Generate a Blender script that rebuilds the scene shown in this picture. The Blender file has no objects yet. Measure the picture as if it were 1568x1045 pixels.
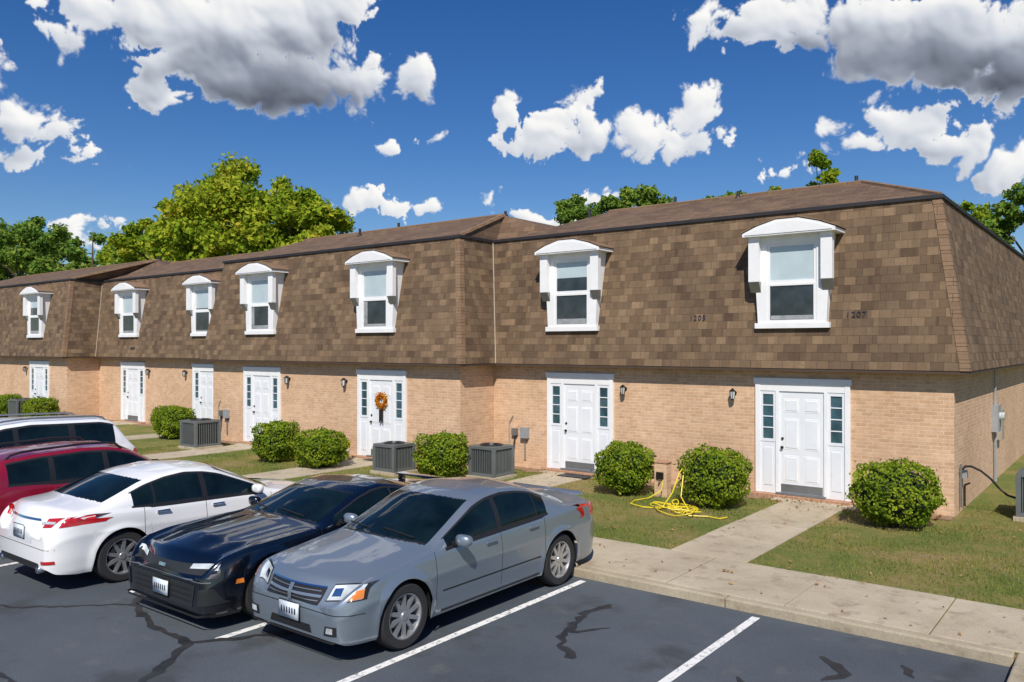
import bpy, bmesh, math, random
import numpy as np
from mathutils import Vector, Matrix
random.seed(7); np.random.seed(7)
scene=bpy.context.scene
COL=scene.collection
# ------------------------------------------------------------------ materials
def mat_new(name):
    m=bpy.data.materials.new(name); m.use_nodes=True
    nt=m.node_tree; b=nt.nodes['Principled BSDF']
    return m,nt,b
def N(nt,t,**kw):
    n=nt.nodes.new(t)
    for k,v in kw.items():
        setattr(n,k,v)
    return n
def ramp(nt,fac,stops):
    r=N(nt,'ShaderNodeValToRGB'); e=r.color_ramp.elements
    e[0].position=stops[0][0]; e[0].color=(*stops[0][1],1)
    e[1].position=stops[-1][0]; e[1].color=(*stops[-1][1],1)
    for p,c in stops[1:-1]:
        x=e.new(p); x.color=(*c,1)
    nt.links.new(fac,r.inputs[0]); return r.outputs[0]
def noise(nt,vec,scale,detail=4,rough=.6):
    n=N(nt,'ShaderNodeTexNoise'); n.inputs['Scale'].default_value=scale
    n.inputs['Detail'].default_value=detail; n.inputs['Roughness'].default_value=rough
    if vec is not None: nt.links.new(vec,n.inputs['Vector'])
    return n.outputs['Fac']
def mixc(nt,fac,a,b,mode='MIX'):
    m=N(nt,'ShaderNodeMix',data_type='RGBA',blend_type=mode)
    for idx,v in ((0,fac),(6,a),(7,b)):
        if isinstance(v,(int,float)): m.inputs[idx].default_value=v
        elif isinstance(v,tuple): m.inputs[idx].default_value=(*v,1)
        else: nt.links.new(v,m.inputs[idx])
    return m.outputs[2]
def bump(nt,b,h,strength=.3,dist=.01):
    n=N(nt,'ShaderNodeBump'); n.inputs['Strength'].default_value=strength; n.inputs['Distance'].default_value=dist
    nt.links.new(h,n.inputs['Height']); nt.links.new(n.outputs[0],b.inputs['Normal'])
def texco(nt,k='Object'):
    return N(nt,'ShaderNodeTexCoord').outputs[k]
def geo(nt): return N(nt,'ShaderNodeNewGeometry')
def simple(name,col,rough=.5,metal=0,coat=0,var=.12,vs=3.0,bmp=0):
    m,nt,b=mat_new(name)
    b.inputs['Roughness'].default_value=rough; b.inputs['Metallic'].default_value=metal
    b.inputs['Coat Weight'].default_value=coat
    p=geo(nt).outputs['Position']
    f=noise(nt,p,vs,5,.65)
    c=ramp(nt,f,[(.3,tuple(x*(1-var) for x in col)),(.7,tuple(min(1,x*(1+var)) for x in col))])
    nt.links.new(c,b.inputs['Base Color'])
    if bmp: bump(nt,b,noise(nt,p,60,3),bmp,.005)
    return m
def brick_mat(name,c1,c2,mort,w,h,ms,ncol,smooth=.2,bias=0,bstr=.4,off=.5,second=None):
    m,nt,b=mat_new(name); b.inputs['Roughness'].default_value=.9
    uv=texco(nt,'UV')
    t=N(nt,'ShaderNodeTexBrick'); t.offset=off
    nt.links.new(uv,t.inputs['Vector'])
    t.inputs['Color1'].default_value=(*c1,1);t.inputs['Color2'].default_value=(*c2,1);t.inputs['Mortar'].default_value=(*mort,1)
    t.inputs['Scale'].default_value=1;t.inputs['Brick Width'].default_value=w;t.inputs['Row Height'].default_value=h
    t.inputs['Mortar Size'].default_value=ms;t.inputs['Mortar Smooth'].default_value=smooth;t.inputs['Bias'].default_value=bias
    p=geo(nt).outputs['Position']
    n1=noise(nt,p,.6,4); n2=noise(nt,p,9,4)
    col=t.outputs['Color']
    if second:
        t2=N(nt,'ShaderNodeTexBrick'); t2.offset=.37; nt.links.new(uv,t2.inputs['Vector'])
        t2.inputs['Color1'].default_value=(*second[0],1);t2.inputs['Color2'].default_value=(*second[1],1);t2.inputs['Mortar'].default_value=(*second[1],1)
        t2.inputs['Scale'].default_value=1;t2.inputs['Brick Width'].default_value=second[2];t2.inputs['Row Height'].default_value=h
        t2.inputs['Mortar Size'].default_value=0; t2.inputs['Bias'].default_value=second[3]
        col=mixc(nt,1.0,col,t2.outputs['Color'],'MULTIPLY')
    c=mixc(nt,1.0,col,ramp(nt,n1,[(.3,ncol[0]),(.7,ncol[1])]),'MULTIPLY')
    c=mixc(nt,1.0,c,ramp(nt,n2,[(.25,(.86,.86,.86)),(.75,(1.12,1.12,1.12))]),'MULTIPLY')
    nt.links.new(c,b.inputs['Base Color'])
    mm=N(nt,'ShaderNodeMath',operation='MULTIPLY_ADD'); nt.links.new(t.outputs['Fac'],mm.inputs[0]); mm.inputs[1].default_value=-1; 
    nt.links.new(noise(nt,p,40,3),mm.inputs[2])
    bump(nt,b,mm.outputs[0],bstr,.008)
    return m
M={}
M['brick']=brick_mat('tan_brick',(.68,.455,.295),(.56,.355,.215),(.66,.51,.38),.205,.070,.008,((.87,.83,.78),(1.07,1.06,1.04)))
M['brick_red']=brick_mat('red_brick_edge',(.42,.22,.13),(.36,.18,.10),(.45,.33,.24),.10,.20,.010,((.9,.9,.9),(1.1,1.1,1.1)))
M['shingle']=brick_mat('roof_shingles',(.245,.165,.098),(.135,.086,.051),(.08,.052,.032),.225,.165,.003,((.86,.86,.86),(1.10,1.09,1.06)),.3,.0,.7,.5,((1.0,1.0,1.0),(.60,.58,.57),.33,-.1))
M['shingle_cap']=brick_mat('ridge_shingles',(.25,.16,.095),(.20,.125,.075),(.09,.055,.035),.6,.15,.006,((.9,.9,.9),(1.1,1.1,1.1)))
M['roof_top']=brick_mat('upper_roof_shingles',(.165,.108,.068),(.105,.066,.044),(.07,.045,.03),.3,.14,.004,((.85,.85,.85),(1.2,1.15,1.1)))
M['white']=simple('white_trim',(.80,.81,.82),.5,var=.06,vs=2)
M['door']=simple('white_door_paint',(.74,.77,.81),.4,var=.04)
M['fascia']=simple('dark_drip_edge',(.024,.024,.028),.6)
M['brownfascia']=simple('brown_fascia',(.07,.045,.03),.7)
M['metal']=simple('grey_metal',(.28,.29,.30),.45,.7)
M['acgrey']=simple('ac_paint',(.14,.155,.155),.5,.2)
M['acdark']=simple('ac_fins',(.03,.033,.035),.5,.3)
M['black']=simple('black_plastic',(.016,.016,.018),.45)
M['chrome']=simple('chrome',(.75,.76,.78),.12,1.0,var=.02)
M['tire']=simple('tyre_rubber',(.022,.022,.024),.85)
M['amber']=simple('amber_lens',(.75,.22,.03),.2,coat=1)
M['red']=simple('red_lens',(.45,.012,.012),.12,coat=1,var=.35,vs=20)
M['plate']=simple('licence_plate',(.62,.70,.78),.4,var=.2,vs=30)
M['pipewhite']=simple('pvc',(.36,.31,.25),.6)
M['soil']=simple('soil',(.26,.165,.10),.95,var=.45,vs=9,bmp=.5)
M['bark']=simple('bark',(.10,.075,.055),.95,var=.4,vs=6,bmp=.6)
M['hose']=simple('yellow_hose',(.78,.62,.03),.45)
M['pot']=simple('plant_pot',(.60,.50,.33),.7)
M['bronze']=simple('dark_bronze',(.035,.025,.02),.4,.5)
M['shade_blind']=simple('window_blind',(.46,.56,.60),.35,coat=.6,var=.08)
M['curtain']=simple('curtain',(.30,.32,.33),.6,var=.3,vs=5)
M['greybox']=simple('utility_box',(.33,.35,.37),.5,.2)
def glass(name,col,rough=.04,spec=.6,coat=1):
    m,nt,b=mat_new(name); b.inputs['Roughness'].default_value=rough
    b.inputs['Coat Weight'].default_value=coat; b.inputs['Coat Roughness'].default_value=.02
    b.inputs['Specular IOR Level'].default_value=spec
    p=geo(nt).outputs['Position']
    c=ramp(nt,noise(nt,p,2.2,3),[(.35,tuple(x*.6 for x in col)),(.7,tuple(x*1.6 for x in col))]); nt.links.new(c,b.inputs['Base Color'])
    return m
M['glass']=glass('tinted_car_glass',(.004,.010,.012),.03,.42,0)
M['wglass']=glass('window_glass_dark',(.028,.036,.044),.06,.5,.2)
M['sglass']=glass('sidelight_glass',(.045,.10,.12),.1)
M['lens']=glass('headlight_lens',(.50,.54,.56),.08)
def paint(name,col,metal=.5,rough=.32,dirt=.22):
    m,nt,b=mat_new(name)
    b.inputs['Metallic'].default_value=metal; b.inputs['Roughness'].default_value=rough
    b.inputs['Coat Weight'].default_value=1; b.inputs['Coat Roughness'].default_value=.03
    g=geo(nt); sep=N(nt,'ShaderNodeSeparateXYZ'); nt.links.new(g.outputs['Position'],sep.inputs[0])
    mr=N(nt,'ShaderNodeMapRange'); nt.links.new(sep.outputs[2],mr.inputs[0]); mr.inputs[1].default_value=.05; mr.inputs[2].default_value=.42
    mr.inputs[3].default_value=dirt; mr.inputs[4].default_value=0
    nn=N(nt,'ShaderNodeMath',operation='MULTIPLY'); nt.links.new(mr.outputs[0],nn.inputs[0]); nt.links.new(noise(nt,g.outputs['Position'],6,5),nn.inputs[1])
    c=mixc(nt,nn.outputs[0],col,(.20,.17,.14)); nt.links.new(c,b.inputs['Base Color'])
    return m
M['p_silver']=paint('silver_blue_paint',(.27,.325,.385),.6,.36)
M['p_black']=paint('black_paint',(.002,.004,.010),.0,.2,.1)
M['p_white']=paint('white_paint',(.82,.83,.84),0,.35)
M['p_maroon']=paint('maroon_paint',(.34,.010,.035),.35,.3)
M['p_white2']=paint('white_paint_suv',(.78,.80,.83),0,.35)
M['alloy']=simple('alloy',(.58,.59,.61),.3,.8)
M['alloy_dark']=simple('alloy_dark',(.06,.06,.08),.35,.5)
m,nt,b=mat_new('asphalt'); p=geo(nt).outputs['Position']; b.inputs['Roughness'].default_value=.85
c=ramp(nt,noise(nt,p,.35,6,.65),[(.3,(.050,.062,.076)),(.7,(.086,.102,.120))])
c=mixc(nt,1.0,c,ramp(nt,noise(nt,p,90,3,.8),[(.3,(.65,.65,.65)),(.72,(1.5,1.5,1.5))]),'MULTIPLY')
c=mixc(nt,ramp(nt,noise(nt,p,1.1,5,.6),[(.56,(0,0,0)),(.68,(.65,.65,.65))]),c,(.036,.038,.042))
c=mixc(nt,ramp(nt,noise(nt,p,1.9,4,.6),[(.62,(0,0,0)),(.74,(.4,.4,.4))]),c,(.15,.142,.13))
nt.links.new(c,b.inputs['Base Color']); bump(nt,b,noise(nt,p,120,3,.8),.5,.006); M['asphalt']=m
m,nt,b=mat_new('crack_sealant'); p=geo(nt).outputs['Position']; b.inputs['Roughness'].default_value=.6
nt.links.new(ramp(nt,noise(nt,p,5,4),[(.3,(.016,.017,.019)),(.75,(.045,.045,.048))]),b.inputs['Base Color']); M['seal']=m
m,nt,b=mat_new('road_paint'); p=geo(nt).outputs['Position']; b.inputs['Roughness'].default_value=.8
c=ramp(nt,noise(nt,p,14,6,.75),[(.35,(.22,.22,.22)),(.48,(.78,.78,.76))]); nt.links.new(c,b.inputs['Base Color']); M['stripe']=m
def conc(name,a,bc):
    m,nt,b=mat_new(name); p=geo(nt).outputs['Position']; b.inputs['Roughness'].default_value=.9
    c=ramp(nt,noise(nt,p,.9,6,.7),[(.3,a),(.7,bc)])
    c=mixc(nt,1.0,c,ramp(nt,noise(nt,p,55,3,.8),[(.3,(.78,.78,.78)),(.7,(1.15,1.15,1.15))]),'MULTIPLY')
    c=mixc(nt,ramp(nt,noise(nt,p,2.7,6,.7),[(.53,(0,0,0)),(.66,(.55,.55,.55))]),c,(.19,.14,.09))
    nt.links.new(c,b.inputs['Base Color']); bump(nt,b,noise(nt,p,80,3),.3,.004); return m
M['concrete']=conc('concrete',(.37,.31,.215),(.54,.465,.345))
M['kerb']=conc('kerb_concrete',(.33,.275,.19),(.46,.40,.29))
m,nt,b=mat_new('lawn'); p=geo(nt).outputs['Position']; b.inputs['Roughness'].default_value=.95
c=ramp(nt,noise(nt,p,.55,7,.75),[(.34,(.34,.24,.12)),(.46,(.24,.215,.06)),(.56,(.15,.185,.035)),(.75,(.095,.15,.025))])
c=mixc(nt,1.0,c,ramp(nt,noise(nt,p,26,5,.8),[(.3,(.55,.55,.55)),(.7,(1.4,1.35,1.2))]),'MULTIPLY')
nt.links.new(c,b.inputs['Base Color']); bump(nt,b,noise(nt,p,45,4,.8),.9,.03); M['lawn']=m
def leafmat(name,stops,trans=.3,clump=1.1,amp=1.3):
    m,nt,b=mat_new(name); g=geo(nt)
    ri=N(nt,'ShaderNodeMath',operation='MULTIPLY_ADD'); nt.links.new(g.outputs['Random Per Island'],ri.inputs[0]); ri.inputs[1].default_value=.45
    n=noise(nt,g.outputs['Position'],clump,3); s=N(nt,'ShaderNodeMath',operation='MULTIPLY_ADD'); nt.links.new(n,s.inputs[0]); s.inputs[1].default_value=amp; s.inputs[2].default_value=.27-amp/2
    nt.links.new(s.outputs[0],ri.inputs[2])
    c=ramp(nt,ri.outputs[0],stops)
    out=nt.nodes['Material Output']
    d=N(nt,'ShaderNodeBsdfDiffuse'); t=N(nt,'ShaderNodeBsdfTranslucent'); mx=N(nt,'ShaderNodeMixShader'); mx.inputs[0].default_value=trans
    nt.links.new(c,d.inputs[0]); nt.links.new(c,t.inputs[0]); nt.links.new(d.outputs[0],mx.inputs[1]); nt.links.new(t.outputs[0],mx.inputs[2])
    nt.links.new(mx.outputs[0],out.inputs[0]); return m
M['leaf_yg']=leafmat('foliage_yellow_green',[(.1,(.12,.22,.02)),(.45,(.27,.38,.03)),(.75,(.46,.48,.045)),(.95,(.60,.40,.06))],.4,.35)
M['leaf_g']=leafmat('foliage_green',[(.1,(.08,.17,.035)),(.5,(.18,.30,.05)),(.95,(.36,.42,.07))],.4,.4)
M['leaf_bush']=leafmat('hedge_foliage',[(.1,(.07,.125,.012)),(.5,(.19,.275,.022)),(.95,(.36,.40,.035))],.25,3)
M['blade']=leafmat('grass_blades',[(.1,(.08,.14,.02)),(.40,(.15,.21,.035)),(.65,(.27,.27,.06)),(.92,(.44,.33,.15))],.3,.75,2.0)
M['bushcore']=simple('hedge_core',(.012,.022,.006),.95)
M['autumn']=leafmat('autumn_leaves',[(.1,(.30,.06,.01)),(.5,(.60,.20,.02)),(.9,(.70,.40,.05))],.2,8)
M['drybrown']=leafmat('fallen_leaves',[(.1,(.16,.08,.03)),(.5,(.30,.17,.07)),(.9,(.42,.29,.13))],.1,8)
M['yellow']=leafmat('yellow_petals',[(.1,(.7,.45,.01)),(.9,(.85,.7,.05))],.2,8)

# ------------------------------------------------------------------ mesh builder
class MB:
    def __init__(s): s.v=[];s.f=[];s.m=[];s.ms=[]
    def mi(s,k):
        if k not in s.ms: s.ms.append(k)
        return s.ms.index(k)
    def poly(s,pts,mat):
        n=len(s.v); s.v+= [tuple(p) for p in pts]; s.f.append(tuple(range(n,n+len(pts)))); s.m.append(s.mi(mat))
    def mesh(s,vs,fs,mat):
        n=len(s.v); s.v+=[tuple(p) for p in vs]
        k=s.mi(mat)
        for f in fs: s.f.append(tuple(i+n for i in f)); s.m.append(k)
    def box(s,x0,x1,y0,y1,z0,z1,mat,M4=None):
        vs=[(x,y,z) for z in (z0,z1) for y in (y0,y1) for x in (x0,x1)]
        if M4 is not None: vs=[tuple(M4@Vector(v)) for v in vs]
        s.mesh(vs,[(0,2,3,1),(4,5,7,6),(0,1,5,4),(2,6,7,3),(0,4,6,2),(1,3,7,5)],mat)
    def cyl(s,p0,p1,r0,r1,mat,n=10,caps=True):
        p0=Vector(p0);p1=Vector(p1);d=(p1-p0).normalized()
        a=d.orthogonal().normalized();b=d.cross(a)
        vs=[];fs=[]
        for p,r in((p0,r0),(p1,r1)):
            for i in range(n):
                t=2*math.pi*i/n; vs.append(p+a*math.cos(t)*r+b*math.sin(t)*r)
        for i in range(n): fs.append((i,(i+1)%n,n+(i+1)%n,n+i))
        if caps: fs.append(tuple(range(n-1,-1,-1)));fs.append(tuple(range(n,2*n)))
        s.mesh(vs,fs,mat)
    def tube(s,pts,r,mat,n=6):
        for a,b in zip(pts[:-1],pts[1:]): s.cyl(a,b,r,r,mat,n)
    def prism(s,prof,y0,y1,mat):
        n=len(prof); vs=[(x,y0,z) for x,z in prof]+[(x,y1,z) for x,z in prof]
        fs=[tuple(range(n)),tuple(range(2*n-1,n-1,-1))]+[(i,i+n,(i+1)%n+n,(i+1)%n) for i in range(n)]
        s.mesh(vs,fs,mat)
    def obj(s,name,parent=None,smooth=None,loc=(0,0,0),bevel=0):
        me=bpy.data.meshes.new(name); me.from_pydata(s.v,[],s.f)
        for k in s.ms: me.materials.append(M[k])
        me.polygons.foreach_set('material_index',s.m); me.update()
        uvl=me.uv_layers.new(name='UVMap')
        co=np.array(s.v); 
        for p in me.polygons:
            nx,ny,nz=(abs(c) for c in p.normal)
            for li,vi in zip(p.loop_indices,p.vertices):
                x,y,z=co[vi]
                if nz>max(nx,ny): uvl.data[li].uv=(x,y)
                elif nx>ny: uvl.data[li].uv=(y,z)
                else: uvl.data[li].uv=(x,z)
        o=bpy.data.objects.new(name,me); COL.objects.link(o); o.location=loc
        if smooth is not None: smooth_by_angle(me,smooth)
        if bevel:
            bm=o.modifiers.new('b','BEVEL'); bm.width=bevel; bm.segments=2; bm.limit_method='ANGLE'
        if parent: o.parent=parent
        return o
def smooth_by_angle(me,ang):
    bm=bmesh.new(); bm.from_mesh(me); bmesh.ops.remove_doubles(bm,verts=bm.verts,dist=1e-5)
    for f in bm.faces: f.smooth=True
    for e in bm.edges:
        if len(e.link_faces)==2 and e.calc_face_angle(0)>math.radians(ang): e.smooth=False
    bm.to_mesh(me); bm.free()
def empty(name,loc=(0,0,0)):
    e=bpy.data.objects.new(name,None); COL.objects.link(e); e.location=loc; e.empty_display_size=.2; return e
def quadmesh(name,verts,matname,parent=None,k=4):
    n=len(verts)//k; me=bpy.data.meshes.new(name)
    me.vertices.add(len(verts)); me.vertices.foreach_set('co',np.asarray(verts,dtype=np.float32).ravel())
    me.loops.add(n*k); me.loops.foreach_set('vertex_index',np.arange(n*k,dtype=np.int32))
    me.polygons.add(n); me.polygons.foreach_set('loop_start',np.arange(0,n*k,k,dtype=np.int32)); 
    me.update(calc_edges=True); me.materials.append(M[matname])
    o=bpy.data.objects.new(name,me); COL.objects.link(o)
    if parent: o.parent=parent
    return o
def leafquads(c,nrm,size,rng,aspect=.6):
    n=len(c); a=rng.normal(size=(n,3)); a-= (a*nrm).sum(1,keepdims=True)*nrm; a/=np.linalg.norm(a,axis=1,keepdims=True)+1e-9
    b=np.cross(nrm,a); s=size[:,None]
    V=np.stack([c-a*s,c+b*s*aspect*.8-a*s*.1,c+a*s,c-b*s*aspect*.8-a*s*.1],axis=1)
    return V.reshape(-1,3)
# ------------------------------------------------------------------ ground, lot, pavement
g=MB(); g.poly([(-900,-900,-.2),(900,-900,-.2),(900,900,-.2),(-900,900,-.2)],'lawn'); g.obj('ground')
g=MB(); g.poly([(-90,-40,-.12),(-1.0,-40,-.12),(-1.0,9.5,-.12),(-90,9.5,-.12)],'asphalt'); g.obj('parking_lot')
g=MB(); g.poly([(-130,9.6,-.012),(60,9.6,-.012),(60,90,-.012),(-130,90,-.012)],'lawn')
g.poly([(-.8,-40,-.012),(60,-40,-.012),(60,9.58,-.012),(-.8,9.58,-.012)],'lawn'); g.obj('lawn')
g=MB()
for x,y0 in ((-3.62,4.3),(-6.05,4.3),(-8.02,5.05),(-10.45,5.3),(-13.2,4.3),(-15.9,4.3),(-18.4,4.3),(-20.9,4.3)):
    g.poly([(x-.05,y0,-.116),(x+.05,y0,-.116),(x+.05,9.38,-.116),(x-.05,9.38,-.116)],'stripe')
g.obj('parking_line_markings')
g=MB()
def ribbon(pts,w,z):
    P=[]
    for a,b in zip(pts[:-1],pts[1:]):
        a=Vector(a);b=Vector(b);n=max(2,int((b-a).length/.09))
        for i in range(n): P.append(a.lerp(b,i/n)+Vector((random.uniform(-.035,.035),random.uniform(-.035,.035))))
    P.append(Vector(pts[-1])); L=[];R=[]
    for i,p_ in enumerate(P):
        t=(P[min(i+1,len(P)-1)]-P[max(i-1,0)]).normalized(); nrm=Vector((-t.y,t.x)); ww=w*random.uniform(.35,1)*(.35 if i in(0,len(P)-1) else 1)
        L.append(p_+nrm*ww);R.append(p_-nrm*ww)
    for i in range(len(P)-1): g.poly([(R[i].x,R[i].y,z),(R[i+1].x,R[i+1].y,z),(L[i+1].x,L[i+1].y,z),(L[i].x,L[i].y,z)],'seal')
for pts,w,z in [([(-10.4,5.6),(-9.9,5.1),(-8.95,4.84),(-8.15,4.8),(-7.64,4.08),(-7.2,3.3)],.07,-.1165),([(-13.0,3.6),(-11.0,4.1),(-9.97,5.06)],.035,-.1160),
    ([(-8.15,4.8),(-7.6,5.6),(-7.4,6.4)],.05,-.1155),([(-4.6,6.97),(-4.95,7.2),(-5.07,7.43),(-5.29,8.23),(-5.23,8.74)],.07,-.1165),
    ([(-5.07,7.6),(-4.8,8.0)],.05,-.1155),([(-2.6,8.6),(-2.3,8.3),(-2.45,8.0)],.08,-.1165),([(-1.9,8.9),(-1.75,8.6)],.05,-.1165),([(-3.1,7.6),(-2.9,7.3)],.06,-.1165),([(-9,3.2),(-6.5,3.4),(-4,3.0)],.03,-.115)]:
    ribbon(pts,w,z)
g.obj('asphalt_crack_seals')
g=MB(); g.box(-90,9,9.55,11.2,-.3,-.02,'soil')
x=9.0
while x>-60:
    x2=x-1.55+random.uniform(-.03,.03); dz=random.uniform(-.003,.003)
    g.box(x2+.006,x-.006,9.665,11.24,-.15,0+dz,'concrete'); x=x2
g.obj('sidewalk',bevel=.008)
g=MB(); x=-1.0
xs=[-1.02]
while xs[-1]>-60: xs.append(xs[-1]-3.05)
for a,b_ in zip(xs[:-1],xs[1:]): g.box(b_+.004,a-.004,9.5,9.655,-.3,.0,'kerb')
for i in range(10): g.box(-1.0,-.82,9.64-3.05*(i+1)+.004,9.64-3.05*i-.004,-.3,.002,'kerb')
g.box(-.81,9,9.49,9.655,-.3,-.003,'kerb')
g.obj('kerb',bevel=.02)
g=MB()
for x0,x1,yy in ((-5.68,-4.48,16.15),(-11.5,-10.3,16.2),(-17.0,-15.8,14.8),(-22.4,-21.2,14.8),(-33,-31.8,16.1),(-27.6,-26.4,16.1),(-38.6,-37.4,14.8)):
    y=11.25
    while y<yy-.3:
        y2=min(y+1.3,yy); g.box(x0+random.uniform(-.01,.01),x1,y+.007,y2-.007,-.12,.006+random.uniform(-.003,.003),'concrete'); y=y2
    g.box(x0-.25,x1+.25,yy,yy+.42,-.1,.012,'concrete')
g.obj('front_path',bevel=.006)
g=MB()
for x0,x1,y in ((-13.2,-2.7,16.6),(-24.5,-13.5,15.27),(-35.3,-24.6,16.6),(-46,-35.3,15.27)):
    P=[(x0,y+.1,-.004),(x1,y+.1,-.004)]; n=int((x1-x0)/.3)
    for i in range(n+1):
        P.append((x1-(x1-x0)*i/n,y-.38-.25*random.random(),-.004))
    g.poly(P[::-1],'soil')
g.obj('soil_bed')
# ------------------------------------------------------------------ building
B=empty('apartment_building')
OV=.3; ZE=2.65; ZT=5.9; SB=.55
YB=31.0
w=MB()
w.box(-14,-2.7,16.6,YB,-.3,2.70,'brick'); w.box(-24.5,-13.5,15.27,YB+.01,-.3,2.705,'brick')
w.box(-36,-24,16.6,YB,-.3,2.70,'brick'); w.box(-52,-35.3,15.27,YB+.01,-.3,2.705,'brick')
w.obj('brick_walls',B)
r=MB()
def mansard(xr,xl,yf,dz,slopeR,slopeL):
    zb=ZE+dz; zt=ZT+dz
    br=xr+(OV if slopeR else .0); bl=xl-(OV if slopeL else 0); tr=br-(SB if slopeR else 0); tl=bl+(SB if slopeL else 0)
    bf=yf-OV; tf=bf+SB; bb=YB+OV+dz; tb=bb-SB
    lo=[(br,bf),(bl,bf),(bl,bb),(br,bb)]; hi=[(tr,tf),(tl,tf),(tl,tb),(tr,tb)]
    for i in range(4):
        j=(i+1)%4; a,b_=lo[i],lo[j];c,d=hi[j],hi[i]
        r.poly([(*b_,zb),(*a,zb),(*d,zt),(*c,zt)],'shingle')
    r.poly([(*p,zb) for p in lo],'brownfascia')
    r.poly([(*p,zt) for p in hi[::-1]],'roof_top')
    T=.05
    r.box(tl-T,tr+T,tf-T,tf+.10,zt-.035,zt+.035,'fascia')
    if slopeR:
        r.box(tr-.10,tr+T,tf+.10,tb,zt-.036,zt+.034,'fascia')
        c0=Vector((br,bf,zb));c1=Vector((tr,tf,zt)); 
        for k in range(22):
            a=c0.lerp(c1,k/22);b2=c0.lerp(c1,(k+1)/22+.004); o=.012+.004*(k%2)
            r.poly([(a.x-.15,a.y-o,a.z),(a.x+o,a.y-o,a.z),(b2.x+o*.6,b2.y-o*.6,b2.z),(b2.x-.15,b2.y-o*.6,b2.z)],'shingle_cap')
            r.poly([(a.x+o,a.y-o,a.z),(a.x+o,a.y+.15,a.z),(b2.x+o*.6,b2.y+.15,b2.z),(b2.x+o*.6,b2.y-o*.6,b2.z)],'shingle_cap')
    r.box(bl+.012,br-.012,bf+.012,bf+.06,zb-.06,zb-.001,'brownfascia')
    if slopeR: r.box(br-.06,br-.012,bf+.061,bb,zb-.06,zb-.001,'brownfascia')
mansard(-2.7,-14.3,16.6,0,True,False)
mansard(-13.5,-24.5,15.27,.004,True,True)
mansard(-24.0,-36,16.6,0,False,False)
mansard(-35.3,-52,15.27,.004,True,True)
def hip(xr,xl,yf,zt,rx,lx,ry,zr,valley=None):
    z=zt+.03; yb=YB-.2
    r.poly([(xl,yf,z),(xr,yf,z),(rx,ry,zr),(lx,ry,zr)],'roof_top')
    r.poly([(lx,ry,zr),(rx,ry,zr),(rx,yb-2,zr),(lx,yb-2,zr)],'roof_top')
    r.poly([(xl,yb,z),(xl,yf,z),(lx,ry,zr),(lx,yb-2,zr)],'roof_top')
    r.poly([(xr,yb,z),(xl,yb,z),(lx,yb-2,zr),(rx,yb-2,zr)],'roof_top')
    if valley:
        vx=valley
        r.poly([(xr,yf,z),(xr,yf+1.5,z),(rx,ry,zr)],'roof_top')
        r.poly([(xr,yf+1.5,z),(vx,ry+.1,z),(rx,ry,zr)],'roof_top')
        r.poly([(vx,ry+.1,z),(vx,yb,z),(rx,yb-2,zr),(rx,ry,zr)],'roof_top')
    else:
        r.poly([(xr,yf,z),(xr,yb,z),(rx,yb-2,zr),(rx,ry,zr)],'roof_top')
    def cap(a,b_):
        a=Vector(a);b_=Vector(b_);r.cyl(a,b_,.06,.06,'shingle_cap',5)
    cap((xr,yf,z),(rx,ry,zr)); cap((rx,ry,zr),(lx,ry,zr))
hip(-2.97,-13.3,16.87,ZT,-4.8,-11.2,18.65,6.67)
hip(-13.77,-24.3,15.54,ZT,-13.8,-22.4,17.4,6.68,-11.5)
hip(-24.6,-35.4,16.87,ZT,-26.4,-33.2,18.65,6.67)
hip(-35.57,-51.7,15.54,ZT,-34.6,-50,18.8,6.92,-32.5)
for xx,yy in ((-13.2,16.3),(-35.0,16.3)):
    r.cyl((xx+.01,yy-.01,ZE),(xx-.52,yy+.53,ZT),.016,.016,'pipewhite',6)
for x,y,z,h in ((-4.95,18.75,6.67,.18),(-9.3,18.7,6.67,.2),(-13.9,17.6,6.68,.15),(-18,17.5,6.68,.2),(-19.2,17,6.5,.25),(-34.8,19,6.92,.2),(-29,18.7,6.67,.2),(-11.6,18.3,6.4,.35),(-7.6,18.6,6.6,.2)):
    r.cyl((x,y,z-.1),(x,y,z+h),.04,.04,'fascia',8); r.cyl((x,y,z-.05),(x,y,z+.06),.12,.07,'fascia',8)
r.obj('mansard_roof',B)
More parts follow.
